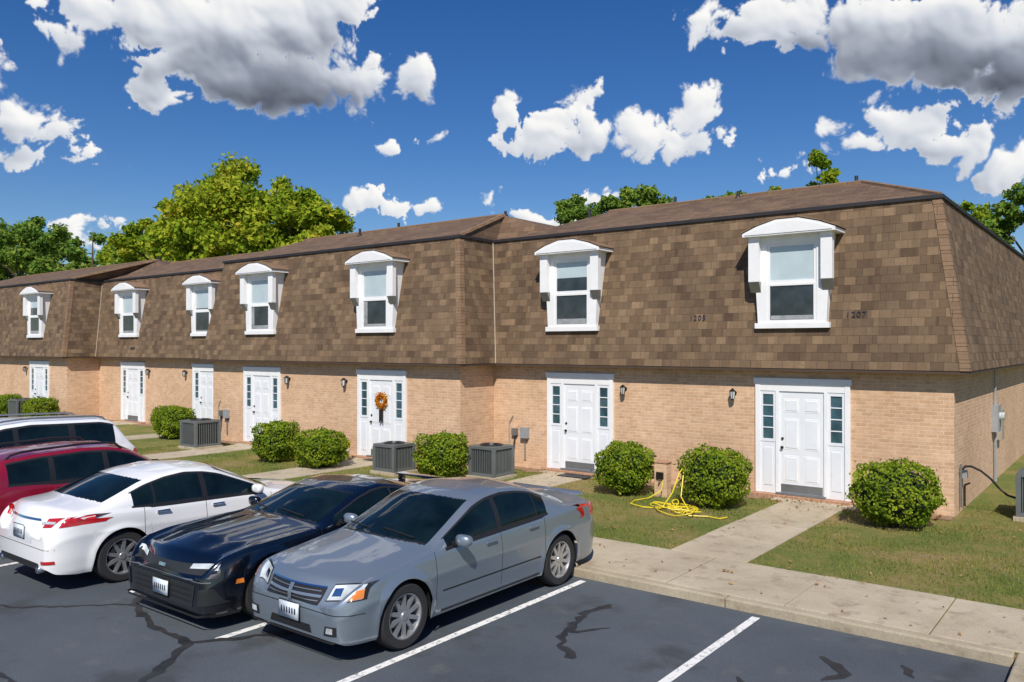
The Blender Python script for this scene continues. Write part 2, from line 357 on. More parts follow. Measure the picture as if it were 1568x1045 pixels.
def door(cx,y,idx,wreath=False):
    d=MB(); W2=.95; f=y
    d.box(cx-W2,cx-W2+.10,f-.05,f+.01,.06,2.32,'white'); d.box(cx+W2-.10,cx+W2,f-.05,f+.01,.06,2.32,'white')
    d.box(cx-W2-.03,cx+W2+.03,f-.065,f+.01,2.32,2.44,'white')
    d.box(cx-W2+.10,cx+W2-.10,f-.042,f+.01,2.17,2.32,'white')
    for sx in (-1,1):
        a=cx+sx*.52; d.box(min(a,a-sx*.07),max(a,a-sx*.07),f-.047,f+.01,.06,2.17,'white')
        x0,x1=sorted((cx+sx*.52,cx+sx*.85))
        d.box(x0,x1,f-.02,f+.005,.06,1.12,'door'); d.box(x0+.07,x1-.07,f-.03,f,.22,1.0,'door')
        d.box(x0,x1,f-.008,f+.004,1.12,2.17,'sglass')
        d.box(x0,x0+.055,f-.03,f,1.12,2.17,'door');d.box(x1-.055,x1,f-.031,f,1.12,2.17,'door')
        d.box(x0+.055,x1-.055,f-.03,f,1.12,1.18,'door');d.box(x0+.055,x1-.055,f-.03,f,2.10,2.17,'door')
        for k in range(1,4): z=1.18+.92*k/4; d.box(x0+.055,x1-.055,f-.022,f,z-.011,z+.011,'door')
    d.box(cx-.45,cx+.45,f-.015,f+.005,.10,2.17,'door')
    for z0,z1 in ((.32,.86),(.98,1.62),(1.74,2.02)):
        for a in (-.36,.05):
            d.box(cx+a,cx+a+.31,f-.019,f-.01,z0,z1,'white'); d.box(cx+a+.035,cx+a+.275,f-.027,f-.01,z0+.035,z1-.035,'door')
    d.box(cx-.42,cx+.42,f-.022,f-.01,.11,.27,'metal')
    d.box(cx-.5,cx+.5,f-.12,f,.06,.10,'metal')
    d.box(cx-W2-.06,cx+W2+.06,f-.2,f+.01,-.05,.058,'brick_red')
    d.cyl((cx-.385,f-.07,1.02),(cx-.385,f-.01,1.02),.033,.02,'bronze',10); d.cyl((cx-.385,f-.04,1.2),(cx-.385,f-.01,1.2),.027,.027,'bronze',10)
    return d.obj('front_door_%d'%idx,B,bevel=.004)
doors=[(-5.45,16.6),(-10.8,16.6),(-16.35,15.27),(-21.77,15.27),(-27.0,16.6),(-32.4,16.6),(-37.9,15.27),(-43.6,15.27)]
for i,(cx,y) in enumerate(doors): door(cx,y,i+1)
def dormer(cx,yf,idx):
    d=MB(); sl=SB/(ZT-ZE)
    def my(z): return yf-OV+sl*(z-ZE)
    z0=3.50; z1=5.34; f=my(z0)-.05
    hw=.72
    d.box(cx-hw-.03,cx+hw+.03,f-.05,f+.08,z0-.04,z0+.07,'white')
    for sx in (-1,1):
        prof=[(cx+sx*(hw-.22),z0+.07),(cx+sx*(hw-.03),z0+.07),(cx+sx*(hw+.07),z1),(cx+sx*(hw-.22),z1)]
        if sx<0: prof=prof[::-1]
        d.prism(prof,f-.03,f+.03,'white')
        x=cx+sx*(hw-.02)
        P=[(x,f+.0,z0+.02),(x,my(z0)+.03,z0),(x+sx*.06,my(z1)+.05,z1),(x+sx*.06,f,z1)]
        d.poly(P if sx<0 else P[::-1],'white')
        bx0,bx1=sorted((cx+sx*(hw-.10),cx+sx*(hw+.12)))
        d.box(bx0,bx1,f-.16,f-.03,4.42,z1,'white')
        bv=[(bx0,f-.03,4.42),(bx1,f-.03,4.42),(bx1,f-.16,4.42),(bx0,f-.16,4.42),(bx0,f-.03,4.2),(bx1,f-.03,4.2)]
        d.mesh(bv,[(3,2,5,4),(0,4,5,1),(0,3,4),(1,5,2)],'metal')
    ww=hw-.22
    d.box(cx-ww,cx+ww,f-.03,f+.03,z1-.16,z1,'white')
    zm=(z0+.07+z1-.16)/2
    for (a,b_,yy,mt) in ((zm,z1-.16,f+.0,'shade_blind'),(z0+.07,zm,f-.01,'wglass')):
        d.box(cx-ww,cx-ww+.06,yy-.012,yy+.03,a,b_,'white'); d.box(cx+ww-.06,cx+ww,yy-.012,yy+.03,a,b_,'white')
        d.box(cx-ww+.06,cx+ww-.06,yy-.012,yy+.03,a,a+.06,'white'); d.box(cx-ww+.06,cx+ww-.06,yy-.012,yy+.03,b_-.05,b_,'white')
        d.box(cx-ww+.06,cx+ww-.06,yy+.01,yy+.029,a+.06,b_-.05,mt)
        v=(idx*37)%5
        if mt=='wglass':
            d.box(cx-ww+.075,cx+ww-.075,yy+.005,yy+.009,a+.07,a+.11+.10*v/5,'curtain')
            if v in(1,3): d.box(cx-ww+.065,cx-ww+.2,yy+.0055,yy+.0092,a+.12+.10*v/5,b_-.06,'curtain')
        else:
            if v in (0,4): d.box(cx-ww+.065,cx+ww-.065,yy+.004,yy+.009,a+.065,a+.10+.07*v,'wglass')
    H=.93
    outer=[(-H,0),(-H,.07),(-.62,.20),(-.22,.31),(.22,.31),(.62,.20),(H,.07),(H,0)]
    prof=[(cx+x,z1+z) for x,z in outer][::-1]
    d.prism(prof,f-.26,my(z1+.1)+.12,'white')
    prof2=[(cx+x*1.03,z1+z+.012) for x,z in outer[1:-1]]+[(cx+x*1.03,z1+z+.035) for x,z in outer[1:-1]][::-1]
    d.prism(prof2[::-1],f-.275,my(z1+.3)+.16,'shingle_cap')
    d.prism([(cx+x*.97,z1+z) for x,z in [(-.9,.03),(.9,.03),(.9,.06),(.6,.16),(.2,.26),(-.2,.26),(-.6,.16),(-.9,.06)]],f-.275,f-.262,'white')
    d.obj('dormer_window_%d'%idx,B,bevel=.004)
dx=[(-5.58,16.6),(-10.9,16.6),(-16.4,15.27),(-21.6,15.27),(-27.0,16.6),(-32.4,16.6),(-37.9,15.27),(-43.6,15.27)]
for i,(cx,y) in enumerate(dx): dormer(cx,y,i+1)
for i,(x,y) in enumerate([(-6.87,16.6),(-9.54,16.6),(-17.8,15.27),(-20.4,15.27),(-28.4,16.6),(-31.1,16.6),(-39.2,15.27)]):
    l=MB(); z=2.1
    l.cyl((x,y,z),(x,y-.02,z),.05,.05,'bronze',10); l.tube([(x,y,z),(x,y-.06,z+.08),(x,y-.12,z+.07)],.012,'bronze')
    l.cyl((x,y-.12,z+.04),(x,y-.12,z+.10),.075,.01,'bronze',6); l.cyl((x,y-.12,z-.12),(x,y-.12,z+.04),.045,.062,'lens',6)
    for k in range(6):
        a=k*math.pi/3; l.cyl((x+.046*math.cos(a),y-.12+.046*math.sin(a),z-.12),(x+.064*math.cos(a),y-.12+.064*math.sin(a),z+.04),.006,.006,'bronze',4)
    l.cyl((x,y-.12,z-.15),(x,y-.12,z-.12),.02,.047,'bronze',6)
    l.obj('wall_lantern_%d'%(i+1),B)
u=MB()
for x,y in ((-12.55,16.6),(-23.75,15.27)):
    u.box(x,x+.22,y-.12,y,.75,1.02,'greybox'); u.box(x-.3,x-.14,y-.09,y,.8,.98,'metal')
    u.tube([(x+.1,y-.03,.75),(x+.1,y-.03,.2)],.018,'metal'); u.tube([(x-.22,y-.03,.8),(x-.22,y-.1,.45),(x-.1,y-.5,.3)],.022,'black')
    u.tube([(x-.42,y-.02,0),(x-.42,y-.02,1.1),(x-.30,y-.02,1.3)],.02,'pipewhite')
sx=-2.7
u.box(sx,sx+.14,21.2,21.7,1.15,1.75,'greybox'); u.box(sx,sx+.12,22.0,22.35,.9,1.6,'pipewhite'); u.cyl((sx+.14,21.45,1.5),(sx+.24,21.45,1.5),.09,.09,'lens',12)
u.tube([(sx+.05,21.45,1.15),(sx+.05,21.45,.0)],.03,'greybox'); u.tube([(sx+.05,21.45,1.75),(sx+.05,21.45,2.6)],.025,'greybox')
u.box(sx,sx+.11,17.2,17.34,.62,.78,'greybox')
pts=[(sx+.06,17.05,.8),(sx+.10,17.1,.86),(sx+.2,17.15,.86),(sx+.35,17.2,.78),(sx+.5,17.25,.64),(sx+.62,17.3,.48),(sx+.75,17.32,.36),(sx+.97,17.34,.3)]
u.tube(pts,.022,'black'); u.tube([(sx+.04,17.05,.1),(sx+.04,17.05,.9)],.02,'metal')
u.tube([(sx+.03,17.5,.05),(sx+.03,17.5,.45),(sx+.12,17.5,.5)],.018,'black')
u.obj('utility_meters',B)
def digits(txt,x,y,z,idx,size=.17):
    cu=bpy.data.curves.new('address_number_%d'%idx,'FONT'); cu.body=txt; cu.size=size; cu.extrude=.006; cu.materials.append(M['alloy_dark']); cu.space_character=1.25
    o=bpy.data.objects.new('address_number_%d'%idx,cu); COL.objects.link(o); o.location=(x,y,z); o.rotation_euler=(math.radians(90-9.6),0,0); o.parent=B
digits('1205',-7.85,16.3+.169*1.05-.02,3.66,1,.16); digits('1207',-4.55,16.3+.169*1.05-.02,3.66,2,.16); digits('1203',-19.1,15.0+.169*.3,2.95,3); digits('1201',-32.2,16.3+.169*.3-.02,2.95,4)
# ------------------------------------------------------------------ AC units
def ac(x,y,s=1.0):
    E=empty('air_conditioner_unit',(x,y,0)); a=MB(); w_=.39*s; h=.84*s
    a.box(-w_-.08,w_+.08,-w_-.08,w_+.08,-.02,.06,'concrete')
    a.box(-w_+.03,w_-.03,-w_+.03,w_-.03,.06,h-.05,'acdark')
    for sx in (-1,1):
        for sy in (-1,1): a.box(sx*w_-.04,sx*w_+.04,sy*w_-.04,sy*w_+.04,.06,h-.06,'acgrey')
    a.box(-w_-.03,w_+.03,-w_-.03,w_+.03,h-.07,h,'acgrey'); a.box(-w_-.02,w_+.02,-w_-.02,w_+.02,.06,.13,'acgrey')
    n=13
    for k in range(1,n):
        t=-w_+2*w_*k/n
        for sy in (-1,1):
            a.box(t-.008,t+.008,sy*w_-.012,sy*w_+.012,.13,h-.07,'acgrey'); a.box(sy*w_-.012,sy*w_+.012,t-.008,t+.008,.13,h-.07,'acgrey')
    for k in range(1,7):
        rr=.30*s*k/6; pts=[(rr*math.cos(t),rr*math.sin(t),h+.025) for t in np.linspace(0,2*math.pi,20)]; a.tube(pts,.005,'black',4)
    a.cyl((0,0,h),(0,0,h+.012),.31*s,.31*s,'acdark',20)
    a.cyl((0,0,h+.01),(0,0,h+.05),.07,.05,'acgrey',12)
    a.obj('condenser',E,bevel=.006)
for x,y,s in ((-1.35,17.35,1),(-12.15,14.85,.9),(-14.5,13.95,.85),(-22.75,13.75,1),(-37.6,14.5,1)): ac(x,y,s)
# ------------------------------------------------------------------ bushes
def bush(x,y,wd,h,seed,dp=None):
    rng=np.random.default_rng(seed); E=empty('bush',(x,y,0)); dp=dp or wd
    n=6500; d=rng.normal(size=(n,3)); d/=np.linalg.norm(d,axis=1,keepdims=True)
    p=rng.uniform(2.8,3.8); rad=1/((np.abs(d)**p).sum(1))**(1/p)
    ph=rng.uniform(0,6,3)
    lump=1+.08*np.sin(d[:,0]*7+ph[0])*np.sin(d[:,1]*6+ph[1])+.07*np.sin(d[:,2]*9+ph[2]+d[:,0]*4)+.04*np.sin(d[:,0]*17+ph[1])*np.sin(d[:,2]*15+ph[0])
    rr=rad*lump*(1-.16*rng.random(n)**1.6)
    out=rng.random(n)<.05; rr[out]*=rng.uniform(1.03,1.15,out.sum())
    sc=np.array([wd/2*.93,dp/2*.93,h/2*.97]); c=d*rr[:,None]*sc+np.array([0,0,h/2+.04])
    c[:,:2]*= (1-.16*np.clip((.35*h-c[:,2:3])/(.35*h),0,1))
    nrm=d*.9+rng.normal(size=(n,3))*.75; nrm/=np.linalg.norm(nrm,axis=1,keepdims=True)
    V=leafquads(c,nrm,rng.uniform(.02,.042,n),rng,.75); V[:,2]=np.maximum(V[:,2],.01)
    quadmesh('foliage',V,'leaf_bush',E)
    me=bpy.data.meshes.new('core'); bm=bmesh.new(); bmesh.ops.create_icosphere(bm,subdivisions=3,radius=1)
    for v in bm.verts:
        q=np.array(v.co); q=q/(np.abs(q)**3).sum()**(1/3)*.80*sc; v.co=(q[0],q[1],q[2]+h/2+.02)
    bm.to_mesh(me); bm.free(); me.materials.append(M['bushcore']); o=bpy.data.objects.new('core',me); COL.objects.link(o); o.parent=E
    t=MB(); 
    for k in range(5): a=k*1.26; t.cyl((.05*math.cos(a),.05*math.sin(a),-.02),(.25*math.cos(a),.25*math.sin(a),.35),.02,.012,'bark',5)
    t.obj('stems',E)
bushes=[(-3.38,15.15,1.42,1.04),(-6.55,14.85,1.28,1.06),(-8.6,14.95,1.18,1.02),(-13.05,14.1,1.22,.98),(-16.6,13.4,1.28,.90),(-18.45,13.4,1.18,1.0),(-27.0,15.2,1.3,.95),(-25.7,14.6,1.3,.95),(-35.4,14.3,1.3,.95),(-38.9,14.4,1.3,.95)]
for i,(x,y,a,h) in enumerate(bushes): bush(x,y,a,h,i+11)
# ------------------------------------------------------------------ grass blades + fallen leaves
rng=np.random.default_rng(3)
def keep(P):
    x,y=P[:,0],P[:,1]; k=np.ones(len(P),bool)
    for x0,x1,y1 in ((-5.7,-4.45,16.6),(-11.55,-10.25,16.6),(-17.05,-15.75,15.3),(-22.45,-21.15,15.3)): k&=~((x>x0)&(x<x1)&(y<y1))
    k&=~((y>16.2)&(x<-2.6)); k&=~((x<-13.2)&(y>14.9)); 
    k&=~((np.abs(x+1.35)<.5)&(np.abs(y-17.35)<.5))
    return k
n=130000; P=np.stack([rng.uniform(-24,3,n),rng.uniform(11.22,19,n),np.zeros(n)-.012],1); 
dn=(np.sin(P[:,0]*2.1+np.sin(P[:,1]*1.7))*np.sin(P[:,1]*2.6+np.sin(P[:,0]*1.3)*2)); P=P[(rng.random(n)<.55+.5*dn)]
P=P[keep(P)]; n=len(P); a=rng.uniform(0,6.28,n); h=rng.uniform(.02,.065,n); lean=rng.normal(size=(n,2))*.02
wv=np.stack([np.cos(a),np.sin(a),0*a],1)*.006
tip=P.copy(); tip[:,2]+=h; tip[:,:2]+=lean
quadmesh('grass',np.stack([P-wv,P+wv,tip],1).reshape(-1,3),'blade',k=3)
n=800; c=np.stack([rng.uniform(-13,1,n),rng.uniform(9.6,16.3,n),np.full(n,.014)],1)
c[:,1]=np.where(rng.random(n)<.65,16.45-np.abs(rng.normal(size=n))*.35,c[:,1]); c[:,0]=np.where(c[:,1]>16,c[:,0].clip(-13,-2.9),c[:,0]); c[:,2]+=rng.uniform(0,.015,n)
nr=np.tile([0,0,1.0],(n,1))+rng.normal(size=(n,3))*.35; nr/=np.linalg.norm(nr,axis=1,keepdims=True)
quadmesh('fallen_leaves',leafquads(c,nr,rng.uniform(.02,.04,n),rng,.7),'drybrown')
# ------------------------------------------------------------------ small props
h_=MB()
pts=[]
rs=np.random.default_rng(4); ph=rs.uniform(0,6.28,8)
for k in range(230):
    t=k*.17; cxh=-6.95+.22*math.sin(t*.23+ph[0]); cyh=13.95+.22*math.sin(t*.19+ph[1]); rr=.24+.14*math.sin(t*.41+ph[2])+.06*math.sin(t*1.7+ph[3])
    pts.append((cxh+rr*math.cos(t+.5*math.sin(t*.3))*1.2,cyh+rr*math.sin(t)*.9,.02+.10*max(0,math.sin(t*.63+ph[4]))**2+.02*abs(math.sin(t*2.1))))
h_.tube(pts,.011,'hose',5)
h_.tube([pts[-1],(-6.9,14.1,.25),(-6.95,14.3,.62),(-6.98,14.42,.78),(-7.03,14.3,.66),(-7.08,14.1,.3),(-7.2,13.9,.02),(-7.55,13.8,.02),(-7.9,13.95,.02),(-8.0,14.3,.02),(-7.9,14.7,.02),(-7.75,14.95,.15),(-7.75,15.02,.35)],.011,'hose',5)
h_.tube([pts[0],(-6.5,13.6,.02),(-6.2,13.75,.02),(-5.95,13.7,.02),(-5.9,13.9,.02)],.011,'hose',5)
h_.obj('garden_hose',smooth=60)
b_=MB(); b_.box(-.14,.14,-.11,.11,-.05,.68,'brick'); b_.box(-.155,.155,-.125,.125,.68,.71,'brick_red'); b_.box(-.08,.08,-.15,-.111,.36,.50,'bronze'); b_.cyl((0,-.18,.3),(0,-.11,.3),.02,.02,'metal',8)
b_.obj('brick_hose_post',loc=(-7.85,15.2,0),bevel=.008)
def pot(x,y,s,mt):
    E=empty('flower_pot',(x,y,0)); q=MB(); q.cyl((0,0,.01),(0,0,.22*s),.09*s,.13*s,'pot',14); q.cyl((0,0,.20*s),(0,0,.24*s),.15*s,.15*s,'pot',14); q.obj('pot',E,smooth=40)
    r2=np.random.default_rng(5); n=220; d=r2.normal(size=(n,3)); d/=np.linalg.norm(d,axis=1,keepdims=True); c=d*np.array([.17,.17,.13])*s*r2.uniform(.7,1,(n,1))+np.array([0,0,.33*s])
    quadmesh('flowers',leafquads(c,d,np.full(n,.03),r2,.8),mt,E)
    quadmesh('leaves',leafquads(c*.95,d,np.full(n,.028),r2,.6),'leaf_bush',E)
pot(-17.05,14.5,1.4,'yellow'); pot(-15.0,14.6,.9,'autumn')
E=empty('door_wreath',(-16.30,15.27-.07,1.62)); r2=np.random.default_rng(9); n=500; t=r2.uniform(0,6.28,n); rr=.16+r2.normal(size=n)*.035
c=np.stack([rr*np.cos(t),r2.uniform(-.04,.01,n),rr*np.sin(t)],1); nr=r2.normal(size=(n,3)); nr[:,1]-=1.5; nr/=np.linalg.norm(nr,axis=1,keepdims=True)
quadmesh('wreath_leaves',leafquads(c,nr,np.full(n,.035),r2,.7),'autumn',E)
q=MB(); q.tube([(.16*math.cos(a),.0,.16*math.sin(a)) for a in np.linspace(0,6.29,24)],.025,'bark',6)
for a in (-.05,.0,.05): q.box(a-.02,a+.02,-.02,-.012,-.55-abs(a),-.15,'bronze')
q.obj('ring',E)
q=MB()
for x,y in ((-10.2,15.9),(-15.85,14.85)): q.box(x-.8,x,y,y+.42,.014,.03,'black')
q.obj('door_mat')
# ------------------------------------------------------------------ cars
def smooth_prof(pts,L,sig=.04):
    g=np.arange(-.6,L+.6,.005); y=np.interp(g,[a for a,b in pts],[b for a,b in pts]); k=np.arange(-60,61)*.005; kk=np.exp(-k**2/(2*sig**2)); kk/=kk.sum()
    ys=np.convolve(np.pad(y,60,mode='edge'),kk,'valid')
    return lambda s: np.interp(s,g,ys)
def wheel(mb,cx,cy,cz,r,w,side,style,rm):
    prof=[(r*.66,-w*.42),(r*.72,-w*.5),(r*.93,-w*.5),(r*.985,-w*.40),(r,-w*.25),(r,w*.25),(r*.985,w*.40),(r*.93,w*.5),(r*.72,w*.5),(r*.66,w*.42)]
    n=40
    def lathe(prof,mat,flip=False):
        vs=[];fs=[];m_=len(prof)
        for i in range(n):
            t=2*math.pi*i/n
            for rr,xx in prof: vs.append((cx+side*xx,cy+rr*math.cos(t),cz+rr*math.sin(t)))
        for i in range(n):
            j=(i+1)%n
            for k in range(m_-1): fs.append((i*m_+k,j*m_+k,j*m_+k+1,i*m_+k+1))
        mb.mesh(vs,fs,mat)
    lathe(prof,'tire'); lathe([(r*.70,w*.44),(r*.685,w*.46),(r*.655,w*.45),(r*.62,w*.30),(r*.60,-w*.2)],rm)
    lathe([(r*.62,-w*.05),(.001,-w*.05)],'acdark'); lathe([(r*.42,0.0),(r*.42,.01),(.06,.01)],'metal')
    ns=style
    for k in range(ns):
        a=2*math.pi*k/ns+.3; ca,sa=math.cos(a),math.sin(a)
        w0,w1=(r*.13,r*.085) if ns<=6 else (r*.075,r*.055)
        for d0 in ((-.10,.10) if ns==5 else (0,)):
            def P(rad,off,x): 
                oa=off+d0*rad*1.0; return (cx+side*x,cy+rad*ca-oa*sa,cz+rad*sa+oa*ca)
            ri,ro=r*.1,r*.66; xo=w*.40; xi=w*.36
            w0_=w0*(.55 if ns==5 else 1); w1_=w1*(.7 if ns==5 else 1)
            vs=[P(ri,-w0_,xi),P(ri,w0_,xi),P(ro,w1_,xo),P(ro,-w1_,xo),P(ri,-w0_,xi-.03),P(ri,w0_,xi-.03),P(ro,w1_,xo-.03),P(ro,-w1_,xo-.03)]
            mb.mesh(vs,[(0,1,2,3),(7,6,5,4),(0,3,7,4),(1,5,6,2),(0,4,5,1),(3,2,6,7)],rm)
    mb.cyl((cx+side*w*.25,cy,cz),(cx+side*w*.42,cy,cz),r*.17,r*.12,rm,14)
def car(name,C,loc,rot,scale=1.05):
    E=empty(name,loc); L,Wd=C['L'],C['W']; R=C['r']; ax=C['axles']; AR=R+C.get('gap',.045)
    top=smooth_prof(C['top'],L,C.get('sig',.045)); belt=smooth_prof(C['belt'],L,.08); cren=C.get('crown',.045)
    e1,e2=C.get('e1',.50),C.get('e2',.42); k1,k2=C.get('k1',.72),C.get('k2',.76)
    def half(s):
        a=np.clip(1-s/e1,0,1); b=np.clip(1-(L-s)/e2,0,1)
        fa=k1+(1-k1)*(1-a**2.4)**(1/2.0); fb=k2+(1-k2)*(1-b**2.4)**(1/2.0)
        return Wd*np.minimum(fa,fb)
    sill=C.get('sill',.20)
    lowf=smooth_prof([(0,sill+.06),(.10,sill+.01),(.3,sill),(L-.35,sill+.02),(L-.1,sill+.06),(L,sill+.14)],L,.02)
    sp=[]
    for q in C['gaps']: sp+= [q-.004,q+.004]
    sp+=[v for ab in C['win'] for v in ab]
    S=np.unique(np.concatenate([np.arange(0,L,.016),np.array(sp),L-np.geomspace(.001,.12,20),np.geomspace(.001,.12,20),[0,L]])); S=S[(S>=0)&(S<=L)]
    S=S[np.concatenate([[True],np.diff(S)>.0012])]
    n1,n2,n3=26,14,18
    mids=C['mid']
    rows=[];meta=[]
    for s in S:
        Wm=float(half(s)); zl=float(lowf(s)); zb=zl
        for a in ax:
            if abs(s-a)<AR: zb=max(zb,R+math.sqrt(AR*AR-(s-a)**2))
        zs=max(float(belt(s)),zb+.02); zs=min(zs,float(top(s))-.012)
        if zs<zb+.02: zs=zb+.02
        t=np.linspace(0,1,n1); z=zb+(zs-zb)*t
        q=(z-sill)/(max(float(belt(s)),.5)-sill)
        f=np.interp(q,[-.1,0,.08,.3,.50,.60,.66,.72,.80,.93,1.0],[.905,.925,.955,.980,.990,.997,1.003,.994,.985,.968,.945])
        x=Wm*f
        for a in ax:
            d=np.hypot(s-a,z-R); x=x+.022*np.exp(-((d-AR)/.06)**2)
        x=x+C.get('hip',0)*np.exp(-((s-ax[1])/.55)**2)*np.exp(-((z-belt(s)+.08)/.14)**2)
        xb=x[-1]
        w_=np.clip((s-mids+.3)/.6,0,1); sh=-C.get('sf',.16)*(1-w_)+C.get('sr',.14)*w_
        zte=float(top(s+sh))-cren; hg=max(zte-zs,.006); zte=zs+hg
        wr=xb-.035-C['tumble']*hg; wr=max(wr,.2)
        t2=np.linspace(0,1,n2+1)[1:]; gx=xb+(wr-xb)*t2+.028*np.sin(np.pi*t2)*min(1,hg/.3); gz=zs+(zte-zs)*t2
        uu=np.linspace(0,1,n3+1)[1:]; tx=wr*(1-uu); rr=(tx/wr)
        tz=np.array([float(top(s+sh*v*v)) for v in rr])-cren*rr**2
        if C.get('bulge') and s<C['cowl']: tz=tz+C['bulge']*np.exp(-(tx/.28)**4)*np.clip(s/.5,0,1)*np.clip((C['cowl']-s)/.2,0,1)
        if s<C['cowl']: tz=tz+.010*np.exp(-((tx-.52-.06*s)/.05)**2)*np.clip(s/.4,0,1)*np.clip((C['cowl']-s)/.2,0,1)
        X=np.concatenate([x,gx,tx]);Z=np.concatenate([z,gz,tz])
        for it in range(3):
            X[n1:-1]=.25*X[n1-1:-2]+.5*X[n1:-1]+.25*X[n1+1:]; Z[n1:-1]=.25*Z[n1-1:-2]+.5*Z[n1:-1]+.25*Z[n1+1:]
        rows.append((X,Z)); meta.append((s,zl,zb,zs,hg,sh,wr))
    nr=n1+n2+n3; nS=len(S); mb=MB()
    V=[];
    for (X,Z),mt in zip(rows,meta):
        for k in range(nr): V.append((X[k],mt[0],Z[k]))
        for k in range(nr-1): V.append((-X[k],mt[0],Z[k]))
    per=2*nr-1
    F=[];FM=[]
    P_=C['paint']; mb.ms=[P_,'glass','black']
    g0,g1=C['glass_f'];h0,h1=C['glass_r']
    for i in range(nS-1):
        s=.5*(S[i]+S[i+1]); mt=meta[i]; hg=.5*(mt[4]+meta[i+1][4]); zs=mt[3]
        isgap=any(abs(s-q)<.0039 for q in C['gaps'])
        inwin=any(a<=s<=b for a,b in C['win']); anyw=C['win'][0][0]-.03<s<C['win'][-1][1]+.02
        for k in range(nr-1):
            m_=0
            if k<n1-1:
                zc=.5*(rows[i][1][k]+rows[i][1][k+1])
                if isgap and zc>.30: m_=2
                if zc<C.get('clad',0): m_=2
                if k==n1-2 and anyw and hg>.08: m_=2
            elif k<n1-1+n2:
                t=(k-n1+1.5)/n2
                if hg>.075:
                    lim=.88
                    if inwin and .05<t<lim: m_=1
                    elif anyw and t<.93 and hg>.09: m_=2 if (t<=.05 or t>=lim or any(abs(s-.5*(b+a2))<.5*(a2-b)+.001 for (a,b),(a2,b2) in zip(C['win'][:-1],C['win'][1:]))) else 0
            else:
                u=(k-(n1-1+n2)+.5)/n3; rr=1-u; se=s+mt[5]*rr*rr
                if g0<se<g1 and rr<.90 and s<mids: m_=1
                elif g0-.03<se<g1+.015 and rr<.915 and s<mids: m_=2
                if h0<se<h1 and rr<.88 and s>mids: m_=1
                elif h0-.012<se<h1+.012 and rr<.9 and s>mids: m_=2
            a=i*per+k;b=a+1;c=(i+1)*per+k+1;d=(i+1)*per+k
            F.append((a,d,c,b));FM.append(m_)
            def mir(idx,kk): return idx if kk==nr-1 else idx+nr
            F.append((mir(i*per+k,k),mir(i*per+k+1,k+1),mir((i+1)*per+k+1,k+1),mir((i+1)*per+k,k)));FM.append(m_)
    for i in (0,nS-1):
        ring=[i*per+k for k in range(nr)]+[i*per+nr+k for k in range(nr-2,-1,-1)]
        F.append(tuple(ring) if i==0 else tuple(ring[::-1]));FM.append(0)
    mb.v=V;mb.f=F;mb.m=FM
    body=mb.obj('body',E); 
    bm=bmesh.new(); bm.from_mesh(body.data); bmesh.ops.recalc_face_normals(bm,faces=bm.faces)
    for f in bm.faces: f.smooth=True
    for e in bm.edges:
        if len(e.link_faces)==2 and e.calc_face_angle(0)>math.radians(50): e.smooth=False
    bm.to_mesh(body.data); bm.free()
    def metric(i,x,z):
        X,Z=rows[i]; ns=n1+n2
        xs=np.interp(z,Z[:ns],X[:ns]) if z>=Z[0] else X[0]
        zt=np.interp(min(x,X[ns-1]),X[ns-1:][::-1],Z[ns-1:][::-1])
        return min(xs-x,zt-z)
    def proj(x,z,front=True):
        rng_=range(nS) if front else range(nS-1,-1,-1); prev=None;pi=None
        for i in rng_:
            m_=metric(i,abs(x),z)
            if m_>=0:
                if prev is None: return S[i]
                t=prev/(prev-m_) if prev!=m_ else 0; return S[pi]+(S[i]-S[pi])*t
            prev=m_;pi=i
        return L*.12 if front else L*.88
    def sidex(s,z):
        i=int(np.argmin(abs(S-s))); X,Z=rows[i]; return float(np.interp(z,Z[:n1+n2],X[:n1+n2]))
    D=MB()
    def patch(q,mat,front=True,both=True,off=.006,nx=14,nz=6):
        for sg in ((1,-1) if both else (1,)):
            vs=[];fs=[]
            for j in range(nz+1):
                for i in range(nx+1):
                    a=i/nx;b=j/nz
                    x=(q[0][0]*(1-a)+q[1][0]*a)*(1-b)+(q[3][0]*(1-a)+q[2][0]*a)*b
                    z=(q[0][1]*(1-a)+q[1][1]*a)*(1-b)+(q[3][1]*(1-a)+q[2][1]*a)*b
                    x*=Wd/.925
                    s=proj(x,z,front); vs.append((sg*(x+(.004 if x>0 else 0)),s+(-off if front else off),z))
            for j in range(nz):
                for i in range(nx):
                    a=j*(nx+1)+i; fs.append((a,a+1,a+nx+2,a+nx+1))
            D.mesh(vs,fs,mat)
    def spatch(q,mat,off=.004,nx=12,nz=4):
        for sg in (1,-1):
            vs=[];fs=[]
            for j in range(nz+1):
                for i in range(nx+1):
                    a=i/nx;b=j/nz
                    s=(q[0][0]*(1-a)+q[1][0]*a)*(1-b)+(q[3][0]*(1-a)+q[2][0]*a)*b
                    z=(q[0][1]*(1-a)+q[1][1]*a)*(1-b)+(q[3][1]*(1-a)+q[2][1]*a)*b
                    vs.append((sg*(sidex(s,z)+off),s,z))
            for j in range(nz):
                for i in range(nx):
                    a=j*(nx+1)+i; fs.append((a,a+1,a+nx+2,a+nx+1))
            D.mesh(vs,fs,mat)
    C['details'](D,patch,spatch,sidex,proj,C)
    # fuel door outline on the far rear quarter, door lower crease trim
    mx=C['mirror']; xb=sidex(mx[0],mx[1])
    det=D.obj('lamps_and_trim',E)
    for f in det.data.polygons: f.use_smooth=True
    T=MB()
